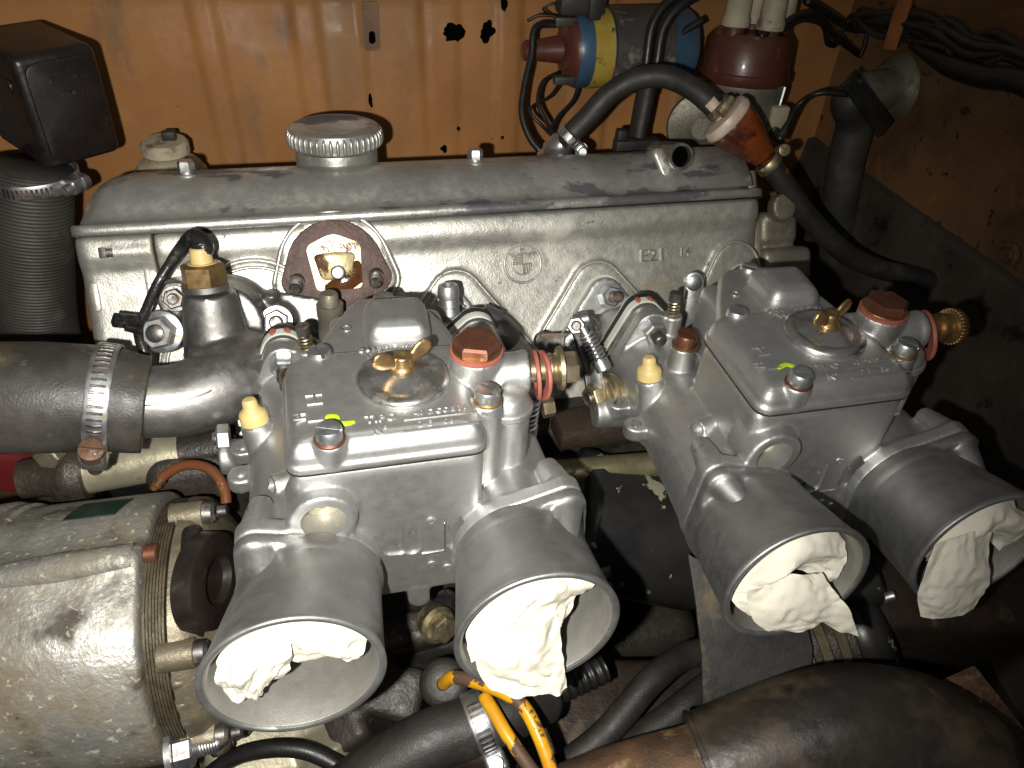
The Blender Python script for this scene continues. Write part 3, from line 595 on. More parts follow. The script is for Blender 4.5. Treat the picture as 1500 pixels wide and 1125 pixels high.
# hexagon filter plug with red sealing ring
obj('sealing_ring', lathe((38, 38, 61.6), (0, 0, 1), [(0, 10.8), (.4, 11.4), (2.0, 11.4), (2.4, 10.8)], 44), 'red_fibre', CARB)
obj('filter_plug', lathe((38, 38, 64), (0, 0, 1), [(0, 10.4), (4.2, 10.4), (5.2, 9.2)], 6, ph=.22), 'copper_brown', CARB)
ob = obj('filter_plug_chamfer', lathe((38, 38, 63.9), (0, 0, 1), [(0, 10.6), (.9, 10.6)], 40), 'brass', CARB)
# cream blanking plug, pump cap, idle screw with spring
obj('blanking_plug', lathe((-60.5, 71, 8.4), (-.1, .2, 1), [(0, 6.6), (4.6, 6.5), (6, 5.8), (7.2, 4.2), (8.6, 3.6), (11.4, 3.4), (12.4, 2.6), (12.6, .1)], 30), 'cream_plastic', CARB)
screw_slot((-40.3, 77, 24), (0, 0, 1), 6.2, 6.5, .5, CARB, 'copper_brown', 'brass', 'jet_cap')
sp = obj('idle_screw', lathe((-34, 107, 20), (-.03, .1, 1), [(0, 2.2), (10.5, 2.2), (10.5, 3.6), (15, 3.6), (15.5, 3)], 20), 'steel_dark', CARB)
obj('spring', helix((-34, 107, 21), (-.03, .1, 1), 9, 3.1, .6, 5), 'yellow_zinc', sp)
# flange nuts holding the carburettor to its mounts
for sx in (-1, 1): nut((XB+45*sx+6*sx, 105.5, BZ+30), (0, -1, .0), 11.5, CARB, stud=7, h=6.5, ph=.1+sx*.2)
# lettering cast into the lid
LZ = 54.15
L = text_geo('TIPO', (-12, 10.2, LZ), (1, 0, 0), (0, 1, 0), 5.6, .5, spacing=1.05)+text_geo('40 DCOE 76', (7.5, 11.2, LZ), (1, .02, 0), (-.02, 1, 0), 3.9, .35, spacing=1.05)
L = L+text_geo('Nº', (-9.5, 3.8, LZ-1.0), (1, 0, .0), (0, 1, .16), 5.0, .8)+text_geo('2 E   06', (8, 5.0, LZ-.65), (1, 0, 0), (0, 1, .14), 3.8, .6, spacing=1.2)
L = L+bx(3, 32, 9.0, 9.5, LZ, LZ+.35)+bx(2, 32, 3.2, 3.7, LZ-1.3, LZ-.4)
obj('lettering', L, 'carb_alloy', CARB)
L = text_geo('CARBURATORE', (4, 57.0, 53.2), (1, 0, 0), (0, .98, -.12), 4.2, .9, 'CENTER')+text_geo('WEBER', (2, 51.6, LZ-.25), (1, 0, 0), (0, 1, 0), 6.2, .8, 'CENTER', 1.1)
obj('lettering', L, 'carb_alloy', CARB)
L = text_geo('H', (-34.5, 16, LZ-.3), (0, 1, 0), (-1, 0, 0), 6.5, .8)+bx(-33.5, -27.5, 14.6, 15.3, LZ-.4, LZ+.45)+bx(-33.5, -27.5, 24.8, 25.5, LZ-.4, LZ+.45)+bx(-31, -30, 26, 30.5, LZ-.4, LZ+.45)+bx(-34, -27.5, 30.2, 31, LZ-.4, LZ+.45)
obj('cast_mark', L, 'carb_alloy', CARB)
# trumpets: skewed stacks, base on the bore, mouth standing higher
MX, MY, MZ, TNRM = -2.0, -62.4, 2.9, unit((0, -1, .07))
def skew(c0, c1, L, prof, seg=88, ring=True):
    e2_ = unit(np.cross((1, 0, 0), TNRM)); v = []
    for h, r in prof:
        c = c0+(c1-c0)*(h/L)
        for j in range(seg): t = 2*math.pi*j/seg; v.append(c+(vec((1, 0, 0))*math.cos(t)+e2_*math.sin(t))*max(r, .01))
    f = grid_faces(len(prof), seg)
    if ring:
        m = (len(prof)-1)*seg
        for j in range(seg): k = (j+1) % seg; f.append((m+j, m+k, k, j))
    else: f.append(tuple(range(seg-1, -1, -1))); f.append(tuple(range((len(prof)-1)*seg, len(prof)*seg)))
    return G().add(v, f)
for sx in (-1, 1):
    c0 = vec((XB+45*sx, -7.8, BZ)); c1 = vec((MX+45*sx, MY, MZ))
    T = obj('trumpet', skew(c0, c1, 54, [(0, 28.6), (5, 29.4), (8, 29.2), (12, 29.3), (28, 30.4), (44, 31.5), (50.8, 32.2), (51.4, 32.6), (53.2, 32.7), (53.9, 32.2), (54.1, 31.2), (53.8, 30.2), (52.6, 29.7), (34, 28.4), (18, 26.2), (6, 22.2), (2, 21)]), 'trumpet_alloy', CARB, sharp=60)
    f = prism(hull([(c0[0], BZ, 29.6), (c0[0]+19*sx, BZ+28, 8.2), (c0[0]-18*sx, BZ-26, 8)], 48), (0, -7.8, 0), (1, 0, 0), (0, 0, 1), 0, 5.5)
    ear = cyl((c0[0]+19*sx, -9, BZ+28), (c0[0]+13*sx, -34, BZ+28), 7.8, 3.0)+cyl((c0[0]-14*sx, -9, BZ-22), (c0[0]-12*sx, -30, BZ-16), 7, 3)
    obj('flange', f+ear+skew(c0, c1, 54, [(1, 29.2), (8, 29.8), (13, 29.0)], 60, False), 'trumpet_alloy', T, remesh=.9, smooth=7, sharp=180, cut=[skew(c0, c1, 54, [(-4, 26), (18, 27.6), (40, 30.2)], 60, False)])
    obj('inner_wall', skew(c0, c1, 54, [(52.9, 29.75), (52.6, 29.5), (34, 28.1), (18, 25.9), (6, 21.9), (3, 20.9), (2.6, 21.7), (18, 26.1), (34, 28.3)]), 'bore_alloy', T, sharp=60)
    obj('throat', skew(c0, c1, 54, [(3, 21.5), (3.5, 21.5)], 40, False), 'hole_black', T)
    nb = vec((c0[0]+19*sx, -2+7, BZ+28)); obj('stud_end', lathe(nb, (0, 1, 0), [(0, 4.6), (5, 4.4), (6, 3.6)], 18), 'zinc', T)
# fuel inlet union with red washers (nearer carburettor)
ua = unit((1, -.1, .05)); u0 = vec((44, 36, 51))+ua*16.5
U1 = obj('union_bolt', lathe(u0, ua, [(-1, 5.4), (8, 5.4), (8, 6.4), (10, 7.2), (12, 6.6), (13, 7.6), (13.4, 9.6), (15, 9.9), (15.5, 9.2)], 40), 'yellow_zinc', CARB)
obj('bolt_head', hexa(u0+ua*15.4, ua, 13.5, 6.5, 1.2, .3), 'yellow_zinc', U1)
W1 = obj('red_washer', lathe(u0+ua*3.2-vec((0, 0, 2.6)), (1, -.12, .10), [(0, 6.9), (0, 10.9), (.6, 11.2), (1.4, 11.2), (1.7, 10.9), (1.7, 6.9)], 44, ring=True), 'red_fibre', CARB)
W2 = obj('red_washer', lathe(u0+ua*5.8-vec((0, 0, 3.2)), (1, .06, -.05), [(0, 6.9), (0, 10.9), (.6, 11.2), (1.4, 11.2), (1.7, 10.9), (1.7, 6.9)], 44, ring=True), 'red_fibre', CARB)
# throttle return lever at the right of the nearer carburettor
LV = obj('throttle_lever', tube([(72, 74, -22), (75, 66, -6), (74, 58, 10), (73, 54, 22)], [5, 4.4, 3.6, 3], 10, 5, flat=.35), 'zinc', CARB)
obj('adjuster_screw', lathe((68, 52, -6), (.05, .05, 1), [(0, 5.6), (8, 5.6), (8, 4.2), (24, 4.2)], 20), 'zinc', LV); obj('spring', helix((68, 52, 3), (.05, .05, 1), 18, 4.6, .9, 6), 'zinc', LV)
obj('lever_nut', hexa((78, 60, 6), (1, 0, .1), 10, 6, 1), 'yellow_zinc', LV)

# the farther carburettor: the same casting with another union
CARB2 = copy_tree(CARB, None, (200.6, 0, 0), skip=(U1, W1, W2, LV))
CARB2['label'] = 'farther carburettor, on the right, with brass knurled union and one loose red washer'
o2 = vec((200.6, 0, 0)); a2 = unit((1, .02, -.03)); v0 = u0+o2
U2 = obj('union_bolt', lathe(v0, a2, [(-1, 5.6), (10, 5.6), (10, 7), (13, 7.4), (15, 6.6), (17, 6.8), (17.4, 8.6), (22, 8.8), (23, 8.2), (23, 5.4), (21, 5), (21, .1)], 40), 'brass', CARB2)
g = G(); e1, e2, _ = basis(a2)
for k in range(30):
    t = 2*math.pi*k/30; d = e1*math.cos(t)+e2*math.sin(t); g = g+tube([v0+a2*17.8+d*8.7, v0+a2*22.2+d*8.7], .6, 5, 1)
obj('knurl', g, 'brass', U2, sharp=180)
obj('red_washer', lathe(v0+a2*4.5-vec((0, 0, 4.2)), (1, -.28, .22), [(0, 7.2), (0, 12.4), (.6, 12.8), (1.5, 12.8), (2, 12.4), (2, 7.2)], 44, ring=True), 'red_fibre', CARB2)
# yellow-green marker dabs beside the front screws
def dab(o, pts, parent, w): obj('paint_mark', tube([vec(o)+vec((x, y, 0)) for x, y in pts], w, 8, 4, flat=.16), 'marker_green', parent, sharp=180)
dab((-22, 10, LZ+.2), [(-4.6, 5.0), (-3.5, 6.4), (-.8, 5.6), (-.6, 3), (1, 1.4), (4, 1.2), (6.2, 1.6)], CARB, [.8, 1.4, 1.4, 1.3, 1.5, 1.4, .8])
dab((178.6, 10, LZ+.2), [(-7.5, 4.2), (-5.4, 5.4), (-2.4, 6.6), (.2, 5.2), (-.4, 2.6), (-2.6, 1.8)], CARB2, [.7, 1.3, 1.5, 1.5, 1.3, .7])
# rear upright lever on the farther carburettor
RL = obj('rear_lever', prism(hull([(0, 0, 6.5), (1, 26, 5.5)]), (200.4,141.8,-10.2), (.96, -.2, 0), (0, .35, .93), -1.2, 1.2, .4), 'zinc', CARB2)
obj('pivot_ball', lathe((201.1,152.5,12.4), (-.2, -.9, .3), [(-4, 5), (0, 5.6), (4, 5), (5, 3.4)], 24), 'zinc', RL)

# ------------------------------------------------------------------ thermostat housing, coolant hose
TH = thing('thermostat_housing', (-89.5,155.6,-2.3), 'dark grey alloy thermostat housing with elbow outlet and brass sensor', 'thermostat housing')
col0, col1 = vec((-80.4,138.8,8.7)), vec((-80.3,146.8,34.5))
elb = [(-56.3,151.7,-13.0), (-66.6,130.1,-2.5), (-76.6,113.3,0.5), (-95.9,103.9,0.1), (-115.6,100.8,2.9)]
g = tube([col0-vec((0, 0, 8)), col0, col1], [19, 17, 13.5], 28, 4)+tube(elb, [14, 19, 20.5, 18.5, 17.5], 32, 6)
g = g+lathe(vec((-77.0,170.6,-0.2)), HN, [(0, 27), (6, 26.5), (10, 24), (26, 20)], 40)
g = g+hprism(hull([(-94, -8, 11), (-30, -6, 11), (-62, -16, 28)]), 8, 16)
for p in ((-49.9,156.2,6.8), (-102.1,168.0,19.2), (-109.7,150.2,8.4)): g = g+lathe(vec(p)-HN*20, HN, [(0, 12), (14, 10.5), (18.5, 9.5)], 26)
g = g+cyl(vec((-54.0,166.3,0.3)), vec((-51.1,165.9,19.7)), 4.6)+cyl(vec((-88.8,112.4,2.9)), vec((-85.8,119.2,22.6))+vec((0, 0, -4)), 6.0)
obj('casting', g, 'dark_alloy', TH, remesh=1.2, smooth=6, sharp=180)
p = vec((-81.4,148.8,40.0)); d = unit(col1-col0)
BR = obj('temperature_sensor', lathe(p-d*4, d, [(0, 12), (3, 12), (3, 11)], 36), 'dark_alloy', TH)
obj('sensor_hex', lathe(p-d*1, d, [(0, 11.4), (9.5, 11.4), (10.6, 9.6)], 6, ph=.35), 'brass', BR); obj('insulator', lathe(p+d*9, d, [(0, 7.4), (1, 7.4), (1, 5.6), (8, 5.2), (8.6, 4.6)], 26), 'cream_plastic', BR)
nut((-109.3,150.1,10.2), unit(HN+vec((-.15, 0, 0))), 15.5, TH, stud=1.5, h=8, ph=.25)
nut((-49.6,152.5,9.3), HN, 12, TH, stud=4, h=7, ph=.4); nut((-101.8,168.0,19.2), HN, 10, TH, 'steel_dark', stud=2, h=6)
# casting line along the elbow
obj('mould_line', tube([(-110.8,86.3,12.8), (-95.4,87.6,12.0), (-81.8,92.3,12.1), (-70.5,107.7,10.8)], .45, 6, 4), 'carb_alloy', TH, sharp=180)
HO0, HO1 = vec((-111.6,100.6,2.5)), vec((-131.4,101.2,7.5))
one('coolant_hose', tube([(-112.9,100.3,2.0), (-119.9,100.3,4.0), (-131.4,101.2,7.5), (-157.0,101.4,11.9), (-190.8,102.8,14.4), (-231.1,105.9,11.6), (-330, 105, -20), (-412, 108, -26)], [24, 24.5, 25.5, 26.5, 26, 26, 26, 26], 40, 8), 'hose_oily', 'thick oily black coolant hose at the left edge', 'hose', sharp=180)
clamp('hose_clamp', (-130.5,101.3,7.7), unit(HO1-HO0), 25.6, 10.5, R_(-24), 'steel worm-drive clamp round the thick coolant hose', notches=17, arc=2.0, screw='rusty', sl=26, sr=5.6)
one('sensor_lead', tube([vec(p)+d*15, (-79.7,154.8,56.4), (-83.7,158.9,59.5), (-90.7,160.4,54.1), (-98.5,157.9,45.8), (-106.2,152.6,36.6), (-112.7,148.9,26.2), (-118.0,146.2,17.4), (-118.6,143.9,9.5), (-117.1,139.8,2.4)], [4.6, 5.4, 5.2, 3.4, 2.6, 2.6, 2.5, 2.6, 3, 2.6], 12, 6), 'tape_black', 'black taped lead curving up to the brass temperature sensor', 'wire', sharp=180)
one('cable_clip', box((-122.4,142.8,23.6), (13, 5, 7), 1.2, 2, rot3(10, 25, 20))+box((-120.1,143.0,19.9), (8, 8, 4), 1, 2, rot3(0, 30, 10)), 'tape_black', 'small black cable clip left of the temperature sensor lead', 'clip')
one('ground_lead', tube([(-93.2,120.0,-23.9), (-85.2,119.7,-32.4), (-78.5,121.5,-41.2)], 2.2, 10, 5), 'rubber', 'short black lead below the thermostat elbow', 'wire')

# ------------------------------------------------------------------ things on the manifolds
bb = vec((45.3,136.4,4.5)); bt = vec((44.4,143.1,32.2)); ba = unit(bt-bb)
one('hose_barb', lathe(bb, ba, [(-6, 7.6), (4, 7.4), (6, 5.4), (9, 5.4), (9.6, 6.1), (13, 5.6), (14, 5.4), (14.6, 6.1), (18, 5.6), (19, 5.4), (19.6, 6.2), (24, 6.0), (26.5, 5.4), (26.5, 3.8), (20, 3.8), (20, .1)], 30), 'zinc', 'upright ribbed steel hose nipple behind the nearer carburettor', 'hose nipple')
one('take_off_elbow', tube([(50.1,144.0,-10.3), (58.3,141.5,1.4), (70.5,141.0,0.4), (81.6,141.9,-9.9)], [9, 10, 10, 9], 24, 6)+cyl((62.6,142.9,3.8), (72.0,138.5,0.1), 11.5), 'dark_alloy', 'dark round vacuum union behind the red-sealed hex plug', 'union', sharp=50)
one('breather_union', lathe((-20.7,149.0,-5.6), unit((.02, .1, 1)), [(0, 8), (16, 7), (17, 7.4), (24, 7.4), (24, 5.2), (30, 5.0), (31, 4.2)], 28), 'dist_alloy', 'grey upright union with rusty tip left of the carburettor hump', 'union')
# throttle linkage standing between the carburettors
LK = thing('throttle_linkage', (110.4,101.7,-15.7), 'steel throttle linkage with spring-loaded screw between the carburettors', 'linkage')
def bar(a, b, w, t, m='steel_dark', name='arm', nrm=(0, -.8, .6), par=LK):
    a = vec(a); b = vec(b); x = unit(b-a); n = unit(vec(nrm)-x*np.dot(nrm, x)); y = np.cross(n, x); L = np.linalg.norm(b-a)
    return obj(name, prism(hull([(0, 0, w/2), (L, 0, w/2)]), a, x, y, -t/2, t/2, t*.3), m, par)
bar((95.8,123.9,-1.1), (111.6,115.4,4.2), 9, 2.6); bar((111.6,115.0,3.5), (123.6,117.5,11.8), 10, 3); bar((114.6,114.4,10.3), (119.4,100.4,-5.9), 8, 2.6, 'steel_dark')
bar((96.6,125.3,-0.7), (102.2,122.9,-11.0), 9, 3)
obj('cross_pin', cyl((112.2,120.9,13.6), (121.4,119.6,15.3), 4, ch=.6), 'zinc', LK)
s0, s1 = vec((115.5,107.5,14.5)), vec((122.4,95.4,1.4)); sa = unit(s1-s0)
SC = obj('adjuster_screw', lathe(s0, sa, [(-3, 2.4), (17, 2.4), (17, 4.6), (23, 4.6), (23.6, 4)], 22), 'zinc', LK); obj('spring', helix(s0+sa*1, sa, 15, 3.9, .85, 6.5), 'zinc', SC)
bar((119.9,96.5,-0.6), (122.5,89.2,-17.3), 6, 2.2, 'zinc', nrm=(-.6, -.7, .3))
q = vec((124.4,92.8,-19.0)); qa = unit((-.9, -.35, .1))
BU = obj('spindle_bush', lathe(q+vec((8, 2, 0)), qa, [(0, 10.5), (2, 11), (3.4, 11), (4, 9), (7, 9), (7.6, 11), (9, 11), (9.6, 10)], 40), 'yellow_zinc', LK)
obj('spindle_nut', hexa(q-qa*-2, qa, 13, 7, 1.2, .2), 'yellow_zinc', BU); obj('spindle_end', cyl(q+qa*4, q+qa*11, 3.8, ch=.6), 'steel_dark', BU)
bar((119.6,115.7,12.6), (121.6,96.7,-16.3), 11, 2.4, 'steel_dark', 'bracket_plate'); bar((98.4,121.2,-1.9), (113.9,110.9,0.4), 7, 2.4, 'steel_dark', 'lower_arm')
nut((112.1,115.6,14.4), (-.2, -.8, .5), 9, LK, stud=2, h=5, washer=False)
obj('return_spring', helix((100.3,116.5,-10.0), vec((114.4,103.8,-16.0))-vec((100.3,116.5,-10.0)), 16, 2.8, .6, 9), 'zinc', LK)
# screw boss and stop at the left of the nearer carburettor
SB = thing('spindle_screw', (-77.1,82.0,-9.0), 'small steel spindle bolt and nut left of the nearer carburettor', 'bolt')
obj('nut', hexa((-75.6,84.0,-11.1), (-1, 0, .05), 12, 6, 1.0), 'zinc', SB); obj('stud', cyl((-76.8,84.0,-10.9), (-82.8,85.0,-11.8), 3.6), 'steel_dark', SB); obj('thread', helix(vec((-77.2,84.0,-10.9)), vec((-82.8,85.0,-11.8))-vec((-77.2,84.0,-10.9)), 5, 3.6, .4, 5), 'steel_dark', SB)

# ------------------------------------------------------------------ pipes low on the head
PL = thing('water_pipe', (-145.4,150.0,-94.8), 'pale alloy water pipe under the coolant hose', 'pipe')
obj('pipe', cyl((-168.1,140.0,-74.5), (-113.1,140.0,-69.9), 13.5, seg=40), 'pale_alloy', PL); obj('rough_sleeve', noisy(cyl((-113.1,140.0,-69.9), (-81.3,140.0,-67.6), 13, seg=40), .5, .3), 'grime', PL)
obj('end_flange', lathe((-165.2,138.0,-73.1), (-1, 0, 0), [(0, 17), (6, 19), (12, 18), (20, 12), (34, 11)], 30), 'grime', PL)
obj('flange_bolt', hexa((-174.1,130.0,-47.4), (-.3, -.9, .2), 13, 8), 'tan_alloy', PL)
one('return_pipe', cyl((89.8,84.0,-69.8), (188.4,84.0,-76.3), 8.5, seg=36)+cyl((154.2,84.0,-77.8), (162.0,84.0,-78.1), 9.3, seg=36), 'olive_alloy', 'horizontal olive metal pipe running between the two carburettors', 'pipe')
one('dipstick_tube', tube([HF(271, -22, 66), HF(272, -20, 40), HF(271, -16, 10), HF(270, -14, -30)], 5.2, 18, 5), 'pale_alloy', 'pale upright tube at the right end of the valve cover', 'tube', sharp=180)
one('rear_head_casting', noisy(box(HF(288, -24, 26), (30, 30, 24), 6, 3, rot3(-30))+box(HF(292, -22, 0), (38, 34, 26), 5, 3, rot3(-30))+cyl(HF(286, -10, 40), HF(286, 0, 40), 9), .4, .08), 'dist_alloy', 'dirty pale casting lug behind the upright tube', 'casting', remesh=1.5, smooth=5, sharp=180)

# ------------------------------------------------------------------ alternator
AX = unit((1, -.06, .04)); AC = vec((-120.1,40.5,-93.1))+AX*9; ALT = thing('alternator', AC-AX*60+vec((0, 0, -66)), 'dusty oxidised alternator filling the lower left corner', 'alternator')
e1, e2, _ = basis(AX)
def alt_shell(prof, seg=96, lobes=True):
    v = []
    for h, r in prof:
        for j in range(seg):
            t = 2*math.pi*j/seg; rr = r
            if lobes: rr += 4.2*ss(1-abs(((t-R_(100)+math.pi) % (2*math.pi))-math.pi)/.16)-1.6*ss(1-abs(((t-R_(86)+math.pi) % (2*math.pi))-math.pi)/.22)
            v.append(AC+AX*h+(e1*math.cos(t)+e2*math.sin(t))*rr)
    f = grid_faces(len(prof), seg); f.append(tuple(range(seg-1, -1, -1))); f.append(tuple(range((len(prof)-1)*seg, len(prof)*seg))); return G().add(v, f)
RA = 66
obj('drive_end_shell', alt_shell([(-72, RA-3), (-70, RA), (-2, RA), (-.6, RA-.8), (0, RA-3)]), 'alternator_alloy', ALT, sharp=50)
obj('drive_end_rim', alt_shell([(-100, RA-9), (-98, RA+2), (-74, RA+3.5), (-72, RA+2), (-71.5, RA-4)]), 'alternator_alloy', ALT, sharp=50)
obj('front_guard', lathe(AC-AX*116, AX, [(0, 40), (2, 58), (14, 60), (15, 52)], 60), 'red_plastic', ALT)
# stacked laminations between the two shells
for k in range(7):
    obj('lamination', lathe(AC+AX*(.8+k*1.35), AX, [(0, RA-4.4), (1.0, RA-4.4)], 72), 'lamination', ALT, sharp=30)
obj('rear_shell', lathe(AC+AX*10.2, AX, [(0, RA-6), (1, RA-4), (7, RA-5), (12, RA-9), (17, RA-17), (22, RA-26), (24, 20), (28, 18), (29, .1)], 60), 'tan_alloy', ALT, sharp=50)
def ring_pt(deg, r, h): t = R_(deg); return AC+AX*h+(e1*math.cos(t)+e2*math.sin(t))*r
for dg, rr in ((72, 60), (140, 60), (190, 60), (232, 60)):
    L = obj('ear', prism(hull([(0, 0, 6.6), (-12, 0, 7.5)]), ring_pt(dg, rr, 7), ring_pt(dg, 10, 0)-AC, np.cross(AX, ring_pt(dg, 10, 0)-AC), 0, 15, 1), 'tan_alloy', ALT)
    q = ring_pt(dg, rr, 22); obj('ear_bolt', lathe(q, AX, [(0, 5.6), (4, 5.4), (5.5, 4)], 20), 'steel_dark', L); obj('bolt_end', cyl(q+AX*6, q+AX*11, 3, ch=.5), 'steel_dark', L)
obj('clip_screw', cyl(ring_pt(96, 62, 0), ring_pt(96, 62, 6), 4.4, ch=.6), 'copper_brown', ALT)
RG = obj('brush_holder', box(ring_pt(106, 52, 20), (9, 44, 26), 4, 3, np.array([AX, np.cross(AX, unit(ring_pt(106, 10, 0)-AC)), unit(ring_pt(106, 10, 0)-AC)]).T), 'black_plastic', ALT)
obj('holder_ring', lathe(ring_pt(108, 52, 22), unit(AX+vec((0, -.25, .2))), [(0, 22), (9, 21), (10.5, 18), (10, 11), (6, 10), (6, .1)], 48, sc=(1.1, .95)), 'black_plastic', RG)
obj('holder_clip', box(ring_pt(130, 54, 20), (9, 9, 18), 2, 2), 'black_plastic', RG)
for dg in (152, 163, 174): obj('vent_rib', tube([ring_pt(dg, 60, 10), ring_pt(dg, 55, 20), ring_pt(dg, 38, 32)], 3.2, 8, 4), 'tan_alloy', ALT, sharp=180)
obj('cast_web', tube([ring_pt(101, RA-1.5, -72), ring_pt(100, RA-.8, -34), ring_pt(99, RA-1.2, -3)], [6, 7.5, 7], 14, 6), 'alternator_alloy', ALT, sharp=180)
V = [ring_pt(60+14*i/8, RA+.6, h-i*.5) for h in (-36, -13) for i in range(9)]
obj('seam_band', alt_shell([(-71.8, RA+.2), (-71, RA+1.8), (-66, RA+1.8), (-65, RA+.2)]), 'alternator_alloy', ALT, sharp=50)
obj('type_plate', G().add(V, grid_faces(2, 9, False)), 'dark_label', ALT, solid=.6)
TS = thing('terminal_stud', (-107.3,-25.6,-103.1), 'threaded steel terminal stud with nut beneath the alternator', 'terminal')
q = vec((-110.3,-24.8,-103.3)); obj('nut', hexa(q, (1, .05, .05), 13, 8, 1, .4), 'zinc', TS); obj('washer', lathe(q-vec((3, 0, 0)), (1, .05, .05), [(0, 11), (2.6, 11)], 30), 'zinc', TS)
obj('stud', cyl(q, q+vec((20, 1, 1)), 3.8, ch=.6), 'steel_dark', TS); obj('thread', helix(q+vec((8, .4, .4)), (1, .05, .05), 11, 3.8, .45, 9), 'zinc', TS)
one('alternator_lead', tube([(-122.8,106.4,-60.8), (-116.7,109.3,-55.3), (-105.3,108.2,-49.4), (-92.9,101.0,-47.2), (-85.5,90.1,-51.0), (-85.0,79.4,-57.2), (-89.6,71.5,-61.8), (-94.3,66.3,-63.2)], 2.8, 14, 6), 'brown_wire', 'brown insulated wire looping over the alternator', 'wire', sharp=180)
one('cable_lug', tube([(-90.1,72.5,-60.7), (-94.8,65.7,-62.5), (-98.3,60.5,-65.1)], [4.4, 5, 6.5], 10, 3, flat=.6), 'copper_brown', 'copper cable lug at the end of the brown wire', 'cable lug')
one('wire_ferrule', tube([(-119.5,108.0,-57.7), (-124.4,105.8,-62.0)], [3.2, 2.2], 10, 2), 'brass', 'brass ferrule on the far end of the brown wire', 'ferrule')
one('lower_black_lead', tube([(-109.4,-10.1,-161.7), (-92.3,-7.9,-149.9), (-72.8,-10.9,-143.4), (-55.9,-16.0,-143.4), (-41.4,-24.6,-148.5), (-33.9,-32.8,-155.6)], 4.6, 14, 6), 'rubber', 'black lead arching below the left trumpet', 'wire', sharp=180)
one('mounting_bracket', noisy(box((-79.2,6.3,-179.2), (70, 40, 40), 8, 3, rot3(20, 10, 15))+cyl((-49.9,-0.9,-161.6), (-48.6,-11.0,-181.0), 14)+box((-95.0,15.2,-174.4), (24, 40, 30), 6, 3), .6, .06), 'pale_alloy', 'pale cast bracket under the leftmost trumpet', 'bracket', remesh=1.6, smooth=5, sharp=180)
one('dark_connector', box((-98.2,-5.0,-120.0), (12, 26, 30), 3, 2, rot3(20, 0, 20)), 'black_plastic', 'black plastic connector between alternator and leftmost trumpet', 'connector')

# ------------------------------------------------------------------ low centre: bolt, grommet, yellow rods, hoses
ZB = thing('flange_bolt', (15.4,6.5,-98.2), 'yellow passivated flange bolt low between the two nearer trumpets', 'bolt')
q = vec((16.2,11.2,-92.4)); za = unit(CAM-Vector(q)); za = vec(unit(vec(za)+vec((.35, 0, -.55))))
obj('flange', lathe(q, za, [(-8, 8), (0, 9.6), (1.5, 10), (4, 8.4)], 36), 'yellow_zinc', ZB); obj('hex_head', hexa(q+za*3, za, 13, 6, 1.2, .2), 'yellow_zinc', ZB); obj('shank', cyl(q-za*4, vec((25.4,32.2,-104.1)), 7), 'steel_dark', ZB)
q = vec((15.7,-12.9,-108.3)); za = unit(vec(CAM)-q)
one('rubber_grommet', lathe(q, unit(za+vec((-.1, 0, .15))), [(-10, 9), (-4, 12), (0, 12.6), (3, 11.4), (4.6, 8), (5, 3), (4.6, .1)], 40), 'rubber_dirty', 'round dusty rubber grommet where the yellow rod ends', 'grommet', sharp=180)
one('yellow_rod', tube([(14.2,-17.3,-101.4), (18.5,-22.8,-87.3), (28.5,-32.2,-79.0), (40.1,-44.2,-73.2), (46.0,-52.9,-73.5), (49.6,-64.3,-77.7), (52.4,-76.8,-85.1), (53.8,-87.8,-94.4)], [3.2, 3.3, 3.3, 3.3, 3.3, 3.2, 3.2, 3.2], 16, 6), 'yellow_paint', 'bent yellow painted rod ending in the rubber grommet', 'rod', sharp=180)
one('yellow_rod', tube([(30.9,-34.6,-87.4), (34.1,-44.0,-87.8), (38.1,-55.1,-89.9), (45.2,-69.1,-94.4), (53.0,-82.1,-100.6)], 3.2, 16, 6), 'yellow_paint', 'straight yellow painted rod beside the small hose clamp', 'rod', sharp=180)
h0, h1 = vec((-26.4,-43.6,-127.5)), vec((43.0,-34.0,-110.9))
one('lower_hose', tube([(-46.8,-52.3,-133.9), h0, (1.3,-37.6,-117.2), (25.4,-35.4,-114.0), h1, (67.3,-25.9,-118.1)], [15, 15, 15, 14.5, 14, 13], 32, 8), 'rubber_dirty', 'dusty braided black hose at the bottom centre', 'hose', sharp=180)
clamp('hose_clamp', (30.4,-34.8,-113.1), unit(h1-h0), 14.8, 10, R_(198), 'steel worm-drive clamp on the dusty lower hose', notches=10, arc=-1.7, sl=20, sr=6, screw='zinc')
def corr(n, d=.09): return lambda t: 1+d*math.sin(t*2*math.pi*n)
one('convoluted_hose', tube([(56.5,-26.5,-122.6), (75.6,-23.0,-118.1), (87.7,-20.5,-117.3), (101.4,-17.9,-115.7)], 7.5, 20, 40, rf=corr(9, .06)), 'rubber', 'black convoluted hose under the second trumpet from left', 'hose', sharp=180)
one('black_hose', tube([(73.9,-50.6,-145.0), (97.0,-43.8,-131.9), (124.0,-28.7,-120.5), (149.6,-16.9,-122.9), (177.6,-13.9,-128.6)], 7.4, 18, 8), 'rubber_dirty', 'thin black hose rising right of the yellow rods', 'hose', sharp=180)
one('black_hose', tube([(64.7,-48.1,-157.9), (101.5,-49.1,-149.3), (130.2,-42.5,-140.9), (152.9,-34.2,-135.8), (175.9,-23.7,-140.7)], 8.6, 18, 8), 'rubber_dirty', 'lower black hose leading towards the big black duct', 'hose', sharp=180)
